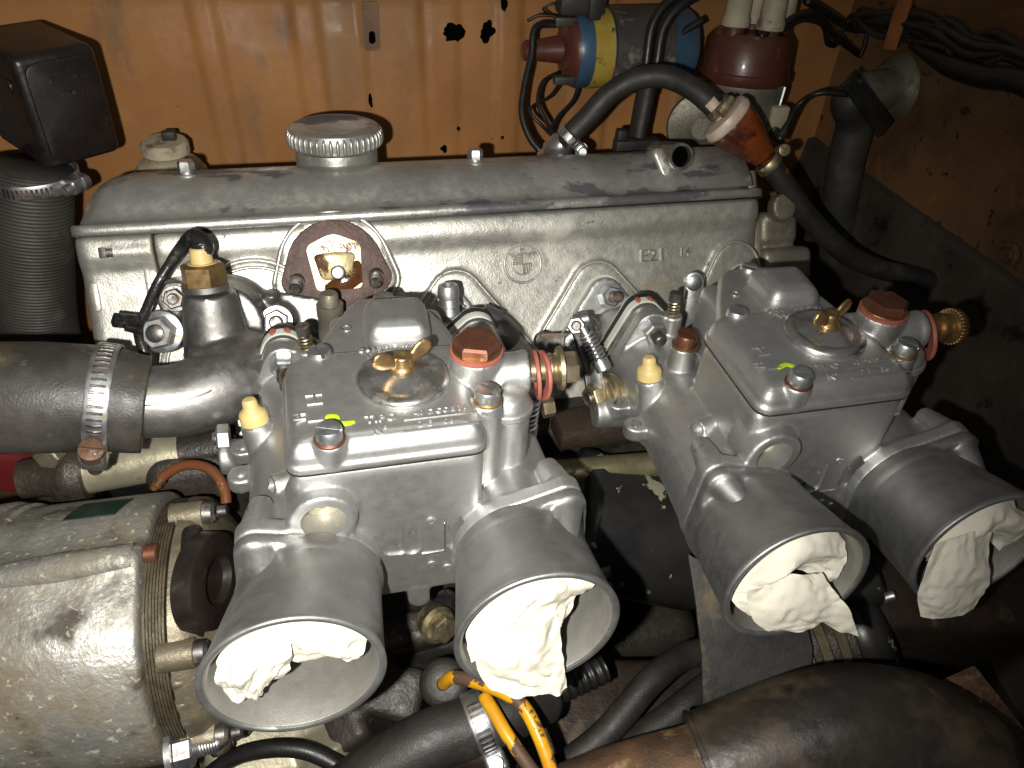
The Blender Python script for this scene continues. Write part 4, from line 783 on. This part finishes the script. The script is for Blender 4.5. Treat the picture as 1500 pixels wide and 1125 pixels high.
one('engine_mount_bracket', noisy(box((-14.3,18.1,-158.4), (46, 30, 34), 5, 3, rot3(25, 12, -20))+box((-27.7,8.7,-174.2), (22, 26, 50), 5, 3, rot3(15, -30, 10))+box((0.5,38.1,-145.5), (60, 20, 60), 6, 3, rot3(20, 0, 5)), .6, .06), 'grime', 'grimy dark bracket behind the leftmost trumpet mouth', 'bracket', remesh=1.6, smooth=4, sharp=180)
one('frame_member', noisy(box((122.0,-10.2,-191.3), (220, 60, 40), 8, 3, rot3(10, 6, -8)), .8, .04), 'brown_grime', 'dark brown frame member below the black hoses', 'frame')

# ------------------------------------------------------------------ oil filter, shield, starter
f0, f1 = vec((133.5,57.6,-107.4)), vec((161.5,7.8,-108.6))
fa = unit(vec((.62, -.62, -.35)))
OF = thing('oil_filter', f0, 'black oil filter with flaking pale paint between the carburettors', 'oil filter')
fc = vec((166.6,52.1,-115.0))
obj('canister', lathe(fc-fa*30-vec((0, 0, 12)), unit((.9, -.25, -.2)), [(-40, 40), (-37, 44), (-30, 45), (-26, 43.5), (46, 43.5), (52, 41), (56, 34), (58, 10)], 60), 'filter_black', OF, sharp=50)
obj('filter_flange', lathe(fc-fa*30-vec((0, 0, 12)), unit((.9, -.25, -.2)), [(-56, 34), (-52, 37), (-40, 38)], 48), 'grime', OF)
pts = [(1012, 815), (1060, 830), (1130, 850), (1180, 920), (1190, 1000), (1130, 1010), (1062, 1040), (1030, 1045), (1028, 1000), (1020, 920)]
sh = [(155.2,13.6,-72.3), (178.8,-2.7,-80.1), (210.4,-15.3,-83.9), (211.0,-38.2,-101.1), (204.7,-53.1,-114.6), (173.1,-51.1,-120.1), (147.3,-48.6,-123.1), (152.3,-27.3,-105.7), (153.9,-8.7,-89.5)]
V = [vec(p) for p in sh]; nrm = unit(np.cross(V[1]-V[0], V[6]-V[0])); n = len(V)
g = G().add([p for p in V]+[p+nrm*2.2 for p in V], [tuple(range(n-1, -1, -1)), tuple(range(n, 2*n))]+[(i, (i+1) % n, n+(i+1) % n, n+i) for i in range(n)])
one('heat_shield', g, 'shield_grey', 'dull grey sheet shield below the third trumpet from left', 'heat shield', sharp=30)
ST = thing('starter_motor', (241.5,-32.2,-127.7), 'dirty ribbed starter motor below the third trumpet from left', 'starter motor')
sa_ = unit((.75, -.1, .28)); sc_ = vec((232.7,-20.5,-132.8))
obj('motor_body', lathe(sc_, sa_, [(-50, 20), (-46, 28), (18, 28), (20, 26)], 48), 'olive_alloy', ST, sharp=50)
for h in (-6, 4, 14): obj('band', lathe(sc_, sa_, [(h, 28.6), (h+.6, 29.6), (h+4.4, 29.6), (h+5, 28.6)], 48), 'brown_grime', ST)
obj('end_cap', lathe(sc_, sa_, [(20, 26), (24, 28), (34, 27), (40, 20), (42, 5)], 40), 'filter_black', ST, sharp=50)
obj('solenoid', lathe(sc_+vec((4, 16, 28)), sa_, [(-10, 14), (-8, 15), (30, 15), (33, 12)], 32), 'filter_black', ST, sharp=50)
obj('terminal', cyl(sc_+vec((30, 4, 30)), sc_+vec((40, 0, 38)), 3, ch=.5), 'zinc', ST)
one('cross_member', noisy(box((335.6,-0.9,-184.5), (200, 50, 150), 10, 3, rot3(12, 10, -6)), 1.0, .03), 'brown_grime', 'dark brown chassis member behind the starter motor', 'frame')

# ------------------------------------------------------------------ lower right duct, rusty tube, bracket
DU = thing('air_duct', (185.3,-105.3,-83.0), 'big scuffed black duct across the lower right corner', 'duct')
obj('shell', tube([(119.8,-90.1,-88.2), (147.5,-91.0,-79.4), (181.7,-93.3,-71.7), (215.4,-103.2,-74.7), (241.7,-121.9,-90.6), (261.1,-146.1,-115.5)], [25, 27, 29, 30, 30, 30], 48, 8), 'duct_black', DU, sharp=180)
obj('shell_lip', tube([(119.8,-90.1,-88.2), (121.7,-90.2,-87.6)], [26.2, 26.2], 48, 2), 'duct_black', DU, sharp=50)
one('rusty_tube', tube([(48.1,-89.5,-104.8), (85.3,-88.9,-94.2), (116.4,-90.3,-88.1), (129.0,-90.8,-85.7)], 20.5, 40, 6), 'rust_tube', 'rusty brown tube entering the big black duct', 'tube', sharp=180)
one('angle_bracket', prism([(0, 0), (16, 4), (44, -52), (30, -60)], (248.2,-81.1,-75.2), unit((.9, -.1, .3)), unit((-.2, .35, .9)), -2, 4, .6), 'rusty', 'rusty upright angle bracket beside the big black duct', 'bracket', sharp=30)
one('wheel_arch_plate', noisy(box((350.7,-53.0,-161.3), (90, 24, 80), 8, 3, rot3(20, 0, 20)), .8, .05), 'brown_grime', 'dark plate in the bottom right corner behind the bracket', 'plate')

# ------------------------------------------------------------------ upper left: heater box, bellows, reservoir
Rb = rot3(0, 0, 36); BXC = vec((-171.2,262.0,86.9))
HB = thing('intake_box', BXC+vec((0, 20, -36)), 'black plastic intake box in the upper left corner', 'plastic box')
obj('housing', box(BXC+Rb @ vec((21, 30, 0)), (46, 64, 64), 5, 4, Rb), 'black_plastic', HB)
obj('cover_face', prism(rounded([(2, -28), (41, -28), (41, 28), (2, 28)], 4, 8), BXC+Rb @ vec((0, -3.4, 0)), Rb @ vec((1, 0, 0)), (0, 0, 1), 0, 1.4, .5), 'black_plastic', HB)
obj('side_button', lathe(BXC+Rb @ vec((-2.2, 12, 14)), Rb @ vec((-1, 0, 0)), [(0, 4), (1, 3.8), (1.4, 2.8)], 20), 'black_plastic', HB)
tl = BXC+Rb @ vec((14, -5.2, 17)); ex_, ey_ = Rb @ vec((1, 0, 0)), Rb @ vec((0, 0, 1))
rw = random.Random(5); worn = G()
for row, (n_, x_) in enumerate(((7, 0), (5, 4))):
    for k in range(n_): worn = worn+box(tl+ex_*(x_+k*3.4)-ey_*(row*8.5+rw.uniform(-.5, .5)), (rw.uniform(.7, 2.2), 1.0, rw.uniform(1.6, 4)), .2, 1, Rb @ rot3(0, rw.uniform(-30, 30), 0))
obj('moulded_lettering', worn, 'black_plastic', HB)
bt0 = vec((-185.4,275.0,46.0)); bt1 = vec((-210.4,262.0,-65.1))
one('bellows_hose', tube([bt0+vec((0, 0, 6)), (bt0+bt1)/2+vec((-3, 0, 0)), bt1, bt1+vec((10, -5, -40))], 23.5, 40, 200, rf=lambda t: 1+.009*math.sin(t*2*math.pi*84)), 'heater_rubber', 'ribbed black bellows hose below the plastic intake box', 'hose', sharp=180)
clamp('hose_clamp', bt0+vec((0, 0, 0)), (.03, 0, 1), 24, 8.5, R_(62), 'steel worm-drive clamp below the plastic intake box', notches=22, arc=-2.2, sl=18, sr=5, screw='zinc')
RS = thing('fluid_reservoir', (-119.2,330.0,27.1), 'small round fluid reservoir cap behind the left end of the valve cover', 'reservoir')
q = vec((-117.3,330.0,35.8)); obj('cap', lathe(q, (0, 0, 1), [(-6, 12), (-2, 13), (0, 15.6), (6, 15.6), (8, 14), (8.6, 8), (8.6, .1)], 36), 'boot_grey', RS, sharp=45)
obj('cap_tab', box(q+vec((4, 0, 11)), (9, 6, 7), 1.2), 'rubber_dirty', RS); obj('body', lathe(q, (0, 0, 1), [(-60, 24), (-14, 24), (-8, 20), (-6, 12)], 36), 'boot_grey', RS)
one('front_bracket', box((-247.9,359.7,-91.7), (40, 8, 50), 2, 2, rot3(0, 25, 10))+box((-257.2,400.2,-47.3), (16, 8, 60), 2, 2), 'orange_cloth', 'dull orange bracket glimpsed behind the bellows hose', 'bracket')
one('belt_guard', box((-214.0,170.5,-96.7), (50, 10, 30), 3, 2, rot3(0, 20, 0)), 'red_plastic', 'dark red fan shroud piece left of the water pipe', 'shroud')
one('timing_pulley', lathe((-177.6,161.5,-94.4), (1, 0, 0), [(-16, 30), (-12, 34), (-9, 28), (-6, 34), (0, 34), (4, 26)], 40), 'grime', 'grimy pulley edge under the coolant hose', 'pulley', sharp=40)

# ------------------------------------------------------------------ ignition coil
ca = unit((1, -.03, .03)); c0 = vec((174.1,352.0,93.7)); CL = thing('ignition_coil', c0+vec((40, 0, -28)), 'blue ignition coil with yellow label on the orange panel', 'ignition coil')
obj('can', lathe(c0, ca, [(0, 26), (3, 27.4), (8, 27), (88, 26.6), (92, 24)], 56), 'blue_paint', CL, sharp=45)
V = []
for h in (9, 30):
    for k in range(25): t = R_(95-160*k/24+90); b1, b2, _ = basis(ca); V.append(c0+ca*h+(b1*math.cos(t)+b2*math.sin(t))*27.5)
obj('label', lathe(c0, ca, [(11, 27.2), (11.2, 27.7), (25.8, 27.6), (26, 27)], 56), 'yellow_label', CL)
obj('strap', lathe(c0, ca, [(26.6, 27.2), (27, 29), (72, 29), (72.4, 27.2)], 56), 'grey_strap', CL); obj('strap_foot', box(c0+ca*47+vec((0, 10, -30)), (26, 14, 12), 2), 'grey_strap', CL)
obj('cap', lathe(c0, -ca, [(-1, 26), (3, 25), (6, 20), (8, 12)], 48), 'bakelite', CL, sharp=45); obj('tower', lathe(c0, -ca, [(7, 10), (14, 9), (31, 6.6), (32, 6.8), (36, 6.8), (37, 5.6)], 32), 'bakelite', CL, sharp=45)
for dz, dy in ((22, -8), (-16, -18)): obj('terminal', box(c0-ca*9+vec((0, dy, dz)), (16, 7, 6), 1), 'grey_strap', CL)
one('bonnet_connector', box((175.3,345.0,127.0), (34, 16, 14), 2.5, 2)+box((183.9,340.0,126.5), (10, 10, 18), 2, 2), 'rubber_dirty', 'dark cable connector on top of the ignition coil', 'connector')
for k, (pts, r, lb) in enumerate((
    ([(159.0,345.0,113.1), (141.4,338.0,112.7), (137.5,330.0,96.6), (131.2,320.0,78.7), (127.7,310.0,62.9), (131.7,300.0,49.2), (138.8,292.0,41.1)], 2.5, 'thick black lead hanging from the coil tower side'),
    ([(165.0,345.0,79.7), (149.3,335.0,75.8), (142.9,322.0,65.6), (147.3,312.0,55.1), (150.6,300.0,48.6)], 1.7, 'thin lead dropping straight below the coil cap'),
    ([(181.5,345.0,76.0), (174.5,335.0,62.8), (159.6,322.0,55.1), (149.7,308.0,50.5)], 1.5, 'thin grey lead from beneath the coil strap'),
    ([(169.4,345.0,78.2), (156.0,335.0,65.8), (137.1,322.0,60.8), (145.0,312.0,51.7), (152.5,300.0,46.0)], 1.3, 'fine loose wire looping left below the coil'),
    ([(154.9,350.0,117.7), (148.8,348.0,122.7), (156.5,346.0,125.9), (162.2,346.0,119.6)], .8, 'fine pale wire end at the top of the coil cap'),
    ([(138.4,350.0,114.1), (146.7,348.0,118.2), (160.3,346.0,117.8)], 1.1, 'short dark wire left of the coil terminals'))):
    one('coil_lead', tube(pts, r, 10, 6), 'rubber', lb, 'wire', 'low-tension leads at the coil', sharp=180)

# ------------------------------------------------------------------ distributor and ignition leads
da = unit((.02, .12, 1)); d0 = vec((302.3,318.0,53.5)); DS = thing('distributor', d0-da*20, 'brown capped distributor at the back of the valve cover', 'distributor')
obj('body', lathe(d0, da, [(-34, 18), (-20, 19), (-18, 28), (-8, 31), (20, 31), (22, 32.5), (26, 32.5)], 56), 'dist_alloy', DS, sharp=45)
CP = obj('cap', lathe(d0, da, [(25, 32), (27, 34), (33, 34), (34, 32.5), (54, 31.5), (60, 27), (62, 8)], 56), 'bakelite', DS, sharp=45)
for k, (dx, dy) in enumerate(((-19, -9), (3, -19), (20, -4), (-4, 17), (0, 0))):
    b = d0+da*40+vec((dx, dy, 0)); obj('tower', lathe(b, da, [(0, 8.2), (26, 7.6), (27, 7)], 28), 'bakelite', CP); obj('boot', lathe(b, da, [(25, 7.8), (26, 10), (31, 10), (33, 9), (50, 8.4), (54, 6)], 28), 'boot_grey', CP, sharp=45)
obj('vacuum_unit', lathe(d0+vec((-30, -4, -6)), unit((-.3, -.95, .1)), [(-7, 20), (-3, 25), (0, 26), (3, 25), (6, 12), (10, 8)], 44), 'dist_alloy', DS, sharp=45)
obj('spring_clip', tube([d0+da*28+vec((22, -24, 0)), d0+da*16+vec((20, -25.5, 0)), d0+da*4+vec((20, -24, 0))], 2.6, 8, 4, flat=.5), 'zinc', DS)
obj('terminal_block', box(d0+da*6+vec((20, -27, 0)), (14, 8, 20), 1.5), 'boot_grey', DS); obj('terminal_screw', cyl(d0+da*-2+vec((18, -30, 0)), d0+da*-2+vec((18, -33.5, 0)), 4, ch=.5), 'steel_dark', DS)
obj('clamp_lug', cyl(d0+da*2+vec((-8, -27, 0)), d0+da*16+vec((-8, -27, 0)), 6.5, ch=.8), 'brass', DS)
for pts, r, lb in (
    ([(264.0,325.0,138.3), (236.8,322.0,137.0), (221.6,318.0,122.1), (217.9,312.0,101.0), (217.4,306.0,79.2)], 3.6, 'leftmost thick ignition lead curving down in front of the coil'),
    ([(265.5,320.0,143.7), (239.6,315.0,133.9), (226.9,312.0,119.2), (223.4,306.0,98.1), (220.8,302.0,75.6)], 3.6, 'second thick ignition lead curving down in front of the coil'),
    ([(265.3,330.0,119.9), (251.2,330.0,110.7), (237.2,325.0,94.6), (227.5,318.0,82.3)], 2.8, 'slanting dark lead passing behind the paired ignition leads'),
    ([(265.0,330.0,107.3), (251.2,330.0,97.8), (234.2,322.0,84.4)], 2.8, 'lower slanting dark lead left of the distributor cap')):
    one('ignition_lead', tube(pts, r, 14, 6), 'rubber', lb, 'ignition lead', 'ignition leads by the coil', sharp=180)
one('lead_conduit', tube([(220.9,310.0,92.2), (216.3,302.0,70.8), (212.9,296.0,53.0), (210.6,292.0,38.2)], [8, 9, 8.5, 11], 18, 5, flat=.7), 'rubber_dirty', 'dark rubber conduit gathering the ignition leads behind the cover', 'conduit', sharp=180)
one('conduit_clip', box((208.6,286.0,45.9), (34, 10, 10), 2, 2)+box((196.8,288.0,51.6), (8, 8, 12), 2, 2), 'rubber_dirty', 'dark clip holding the rubber conduit', 'clip')

# ------------------------------------------------------------------ fuel filter and hoses
fp0, fp1 = vec((243.9,232.0,84.8)), vec((274.4,216.0,60.5)); fa = unit(fp1-fp0); L = np.linalg.norm(fp1-fp0)
FF = thing('fuel_filter', (fp0+fp1)/2, 'amber see-through inline fuel filter above the right end of the cover', 'fuel filter')
obj('amber_bowl', lathe(fp0, fa, [(3, 15.5), (5, 16.4), (10, 16), (20, 13.6), (L-6, 8.4), (L-3, 6.4)], 44), 'amber', FF, sharp=60)
obj('top_ring', lathe(fp0, fa, [(-3, 12), (-2, 16.5), (1.5, 17.6), (4, 17.2), (5, 16)], 44), 'ivory', FF, sharp=50)
obj('inlet', lathe(fp0, fa, [(-16, 5), (-3, 5.5), (-2, 8)], 24), 'ivory', FF); obj('outlet', lathe(fp0, fa, [(L-4, 6), (L+14, 5)], 24), 'amber', FF)
one('fuel_hose', tube([(149.4,262.0,65.5), (160.5,262.0,77.1), (172.0,262.0,90.4), (187.8,258.0,101.9), (206.1,252.0,105.2), (224.1,246.0,99.0), (237.6,238.0,90.0)], 7.2, 22, 8), 'rubber_dirty', 'black fuel hose arching from the cover to the amber filter', 'hose', sharp=180)
one('fuel_hose', tube([(273.8,217.0,61.0), (288.3,210.0,45.0), (313.0,202.0,20.4), (345.8,196.0,-4.2), (377.0,192.0,-17.0), (410.0,188.0,-24.4), (436, 184, -32)], 7.4, 22, 8), 'rubber_dirty', 'black fuel hose running down right from the amber filter', 'hose', sharp=180)
clamp('hose_clamp', (275.0,216.0,58.5), fa, 7.6, 6, R_(60), 'small brass-coloured clamp at the lower end of the amber filter', 'yellow_zinc', 6, -2, sl=14, sr=4, screw='yellow_zinc')
clamp('hose_clamp', (239.6,236.0,89.8), fa, 7.6, 6, R_(150), 'small clamp at the upper end of the amber filter', 'yellow_zinc', 6, -2, sl=13, sr=4, screw='yellow_zinc')
clamp('hose_clamp', (149.3,264.0,62.8), unit(vec((160.5,262.0,77.1))-vec((149.4,262.0,65.5))), 7.6, 7, R_(250), 'bright clamp at the left end of the arching fuel hose', 'zinc', 6, -2, sl=16, sr=4.5, screw='zinc')
one('pipe_union', lathe((147.4,266.0,59.2), unit(vec((140.4,275.0,48.1))-vec((149.4,262.0,65.5))), [(0, 6), (4, 9), (14, 9), (14, 7), (24, 7)], 24), 'polished_alloy', 'bright metal pipe union behind the middle of the cover', 'union', sharp=45)

# ------------------------------------------------------------------ right bulkhead fittings
wp = vec((428.0,303.2,76.8)); wa = unit((-1, -.15, -.05)); PB = thing('heater_pipe', wp, 'grey heater pipe stub with flange on the right bulkhead', 'pipe stub')
obj('flange', lathe(wp, wa, [(-6, 22), (-3, 25), (2, 24), (6, 20), (10, 18)], 44), 'dist_alloy', PB, sharp=45); obj('stub', lathe(wp, wa, [(0, 16), (26, 15), (40, 15), (42, 14)], 40), 'dist_alloy', PB, sharp=45)
hp = wp+wa*36
one('heater_hose', tube([hp+vec((6, 0, 0)), hp+vec((-8, -3, -5)), (399.3,300.0,50.7), (402.0,298.0,17.4), (413.7,296.0,-38.0), (431.2,292.0,-99.5)], [13.5, 14.5, 14.5, 14.5, 15, 16], 30, 8), 'heater_rubber', 'dusty grey heater hose hanging at the right bulkhead', 'hose', sharp=180)
one('tape_strip', box((373.2,262.0,79.9), (54, 2.5, 15), .8, 2, rot3(-25, 42, -12)), 'tape_black', 'strip of black tape across the heater hose', 'tape')
one('tape_lead', tube([(357.7,266.0,85.7), (338.1,272.0,85.1), (330.4,280.0,75.6), (322.1,275.0,64.6), (314.4,270.0,51.4)], [2, 2, 2, 2, 3.6], 12, 6), 'rubber', 'thin black lead from the tape to behind the filter', 'wire', sharp=180)
for k, (pts, r, lb) in enumerate((
    ([(295.9,300.0,115.8), (312.3,305.0,120.8), (329.4,310.0,127.7), (352.1,318.0,124.7), (375.5,326.0,109.2), (408.8,336.0,92.9)], 2.6, 'black lead arching right from the distributor cap'),
    ([(296.8,302.0,112.4), (313.8,306.0,117.7), (334.5,312.0,124.4), (358.4,320.0,118.6), (371.3,326.0,104.3), (381.0,330.0,101.1)], 2.2, 'second black lead arching right from the distributor cap'),
    ([(345.0,330.0,133.0), (372.4,335.0,121.5), (400.9,340.0,110.3), (433.2,342.0,110.7)], 3, 'dull wire joining the wiring harness at the corner'),
    ([(383.5,335.0,102.7), (394.1,338.0,116.8), (408.1,338.0,116.8), (412.2,336.0,100.1), (411.3,336.0,89.8)], 1.6, 'thin looped wire under the wiring harness'))):
    one('bulkhead_lead', tube(pts, r, 12, 6), 'rubber', lb, 'wire', 'leads between distributor and harness', sharp=180)
HNS = thing('wiring_harness', (405.0,235.0,125.9), 'thick bundle of dirty wires along the right bulkhead', 'wiring harness')
rr = random.Random(3)
for k in range(11):
    o_ = [vec((rr.uniform(-5, 5), rr.uniform(-6, 6), rr.uniform(-11, 11))) for _ in range(7)]
    base = [(398.0,340.2,118.2), (396.0,290.6,127.0), (396.0,247.2,130.4), (396.0,207.1,130.7), (396.0,167.6,133.6), (398, 60, 122), (402, -120, 128)]
    obj('wire', tube([vec(b)+o*(1.0 if i else .7) for i, (b, o) in enumerate(zip(base, o_))], rr.uniform(1.8, 3.6), 10, 6), 'rubber_dirty' if k % 3 else 'grime', HNS, sharp=180)
obj('sheath', tube([(392.0,261.3,120.4), (390.0,218.8,119.6), (390.0,188.4,122.4), (390.0,146.5,128.0), (394, 60, 108), (398, -120, 116)], [3, 6.5, 7, 7, 7, 7], 16, 6), 'rubber', HNS, sharp=180)
one('harness_strap', prism([(-5, -22), (5, -20), (6, 10), (4, 22), (-5, 22), (-6, 0)], (388.0,278.2,134.2), unit((.2, -1, 0)), unit((0, .05, 1)), -.8, .8, .3), 'orange_cloth', 'orange painted metal strap round the wiring harness', 'strap')
one('bulkhead_bolt', hexa((428.0,141.8,20.1), (-1, 0, 0), 9, 5, 1)+lathe((428.0,141.8,20.1), (-1, 0, 0), [(-3, 8), (1.5, 8), (2, 7)], 28), 'rusty', 'rusty hexagon bolt on the orange bulkhead by the right edge', 'bolt')

# ------------------------------------------------------------------ paper towels in the trumpet mouths
def patch(ctrl, nu, nv, amp, freq, seed, fold=1.0):
    """bicubic sheet through a control net with sharp crumple folds"""
    c = np.array(ctrl, float); a, b = c.shape[:2]
    def interp(P, n):
        out = [curve(list(row), max(2, n//(len(row)-1))) for row in P]; return np.array(out)
    H = interp(c, nv); W = np.transpose(interp(np.transpose(H, (1, 0, 2)), nu), (1, 0, 2)); n, m = W.shape[:2]
    rg = random.Random(seed); dirs = [(rg.uniform(0, math.pi), rg.uniform(.7, 2.6), rg.uniform(0, 9)) for _ in range(5)]; lat = [(rg.uniform(0, math.pi), rg.uniform(.8, 2.4), rg.uniform(0, 9)) for _ in range(6)]
    v = []; tri = lambda t: abs((t % 1)*2-1)-.5
    du = np.gradient(W, axis=0); dv = np.gradient(W, axis=1)
    for i in range(n):
        for j in range(m):
            p = W[i, j]; nn = np.cross(du[i, j], dv[i, j]); nn = nn/(np.linalg.norm(nn)+1e-6); u = i/(n-1); w = j/(m-1)
            wu = mnoise.noise(Vector((u*1.8+seed, w*1.8, 1)))*.22; wv = mnoise.noise(Vector((u*1.8, w*1.8+seed, 7)))*.22
            d = sum(tri(((u+wu)*math.cos(th)+(w+wv)*math.sin(th))*fr+ph)*fr**-.5 for th, fr, ph in dirs)
            e = vec((sum(tri((u*math.cos(th)+w*math.sin(th))*fr+ph) for th, fr, ph in lat[:2]), sum(tri((u*math.cos(th)+w*math.sin(th))*fr+ph) for th, fr, ph in lat[2:4]), sum(tri((u*math.cos(th)+w*math.sin(th))*fr+ph) for th, fr, ph in lat[4:])))
            d += .16*sum(tri(((u+wu)*math.cos(th*1.7+1)+(w+wv)*math.sin(th*1.7+1))*(fr*1.6+3)+ph*1.3) for th, fr, ph in dirs[:4])
            rag = mnoise.noise_vector(Vector(p)*.25)*.5
            v.append(p+nn*d*amp*.9+e*amp*.45+vec(rag))
    return G().add(v, grid_faces(n, m, False))
def towel(name, mouth, nets, label, seed):
    g = G()
    for k, (net, amp) in enumerate(nets): g = g+patch(net, 40, 40, amp, .085, seed+k*3.3)
    cx = mouth(0, 0, 0)[0]
    for i, p in enumerate(g.v):      # keep the paper inside the bore
        o = MY-p[1]
        if o < .5:
            x_, z_ = cx-o*.13, MZ+o*.30; d = math.hypot(p[0]-x_, p[2]-z_); lim = 28.2+.09*o
            if d > lim: g.v[i] = (x_+(p[0]-x_)*lim/d, p[1], z_+(p[2]-z_)*lim/d)
    return one(name, g, 'paper', label, 'paper towel', 'paper towels stuffed in the trumpets', solid=.3, sharp=14)
def TL(x0): # local mouth frame: (right, up, out of the mouth)
    c = vec((x0+MX, MY, MZ)); u = unit((0, .07, 1))
    return lambda r, h, o: c+vec((1, 0, 0))*(r-o*.13)+u*(h+o*.30)+vec((0, -1, 0))*o
m1, m2, m3, m4 = TL(-45), TL(45), TL(155.6), TL(245.6)
towel('paper_towel', m1, [
    ([[m1(-22, 19, -12), m1(-10, 25, -10), m1(2, 26, -12)], [m1(-26, 9, -5), m1(-14, 13, 0), m1(0, 14, -4)], [m1(-27, -2, -4), m1(-15, 1, 0), m1(-2, 5, -5)], [m1(-22, -11, -5), m1(-15, -10, -3), m1(-5, -2, -8)]], 2.6),
    ([[m1(-4, 26, -14), m1(10, 25, -13), m1(23, 17, -14)], [m1(-4, 16, -8), m1(10, 16, -4), m1(25, 10, -7)], [m1(-3, 7, -8), m1(10, 7, -4), m1(25, 3, -6)], [m1(-1, 1, -10), m1(11, -1, -7), m1(22, -3, -7)]], 2.2)],
    'bunched white paper towel high in the leftmost trumpet', 1)
towel('paper_towel', m2, [
    ([[m2(-20, 20, -18), m2(-6, 27, -16), m2(10, 26, -16), m2(22, 18, -18)], [m2(-27, 10, -10), m2(-8, 14, -5), m2(8, 15, -9), m2(22, 9, -14)], [m2(-28, -2, -5), m2(-12, 2, 0), m2(4, 4, -5), m2(17, 1, -12)], [m2(-27, -12, -3), m2(-12, -10, 0), m2(4, -6, -4), m2(11, -6, -10)]], 2.6),
    ([[m2(-22, 4, -1), m2(-6, 6, 0), m2(8, 4, -3)], [m2(-24, -11, 1), m2(-6, -9, 4), m2(10, -9, 0)], [m2(-20, -22, 3), m2(-4, -21, 5), m2(11, -20, 3)], [m2(-10, -30, 5), m2(2, -33, 7), m2(13, -32, 7)]], 1.7)],
    'white paper towel spilling over the lower rim of the second trumpet from left', 5)
towel('paper_towel', m3, [
    ([[m3(-24, 8, -16), m3(-10, 24, -16), m3(10, 25, -14), m3(25, 14, -14)], [m3(-27, 0, -8), m3(-10, 9, -3), m3(8, 13, -5), m3(26, 5, -7)], [m3(-26, -8, -4), m3(-14, -2, 0), m3(6, 4, -7), m3(25, -3, -6)], [m3(-18, -15, -2), m3(-12, -10, 1), m3(2, -3, -11), m3(22, -9, -8)]], 2.6),
    ([[m3(-22, 0, -2), m3(-4, 4, -3), m3(12, 3, -2)], [m3(-19, -12, 1), m3(0, -7, 4), m3(19, -7, 3)], [m3(-12, -21, 3), m3(6, -17, 6), m3(26, -17, 7)], [m3(2, -25, 4), m3(17, -25, 6), m3(33, -31, 9)]], 1.6)],
    'white paper towel with a pointed flap in the third trumpet from left', 9)
towel('paper_towel', m4, [
    ([[m4(-20, 18, -14), m4(-4, 26, -14), m4(14, 24, -14), m4(26, 14, -14)], [m4(-25, 9, -7), m4(-6, 13, -3), m4(10, 15, -3), m4(27, 7, -4)], [m4(-25, -1, -5), m4(-8, 3, -5), m4(8, 5, -7), m4(25, -1, -4)], [m4(-18, -9, -5), m4(-8, -5, -7), m4(8, -3, -11), m4(20, -9, -8)]], 2.6),
    ([[m4(-27, 9, -2), m4(-12, 13, 0), m4(3, 11, -2)], [m4(-29, -8, 3), m4(-13, -6, 6), m4(5, -6, 3)], [m4(-27, -22, 5), m4(-12, -22, 8), m4(6, -22, 6)], [m4(-22, -32, 7), m4(-9, -35, 8), m4(6, -34, 7)]], 1.5)],
    'white paper towel hanging out of the rightmost trumpet', 13)
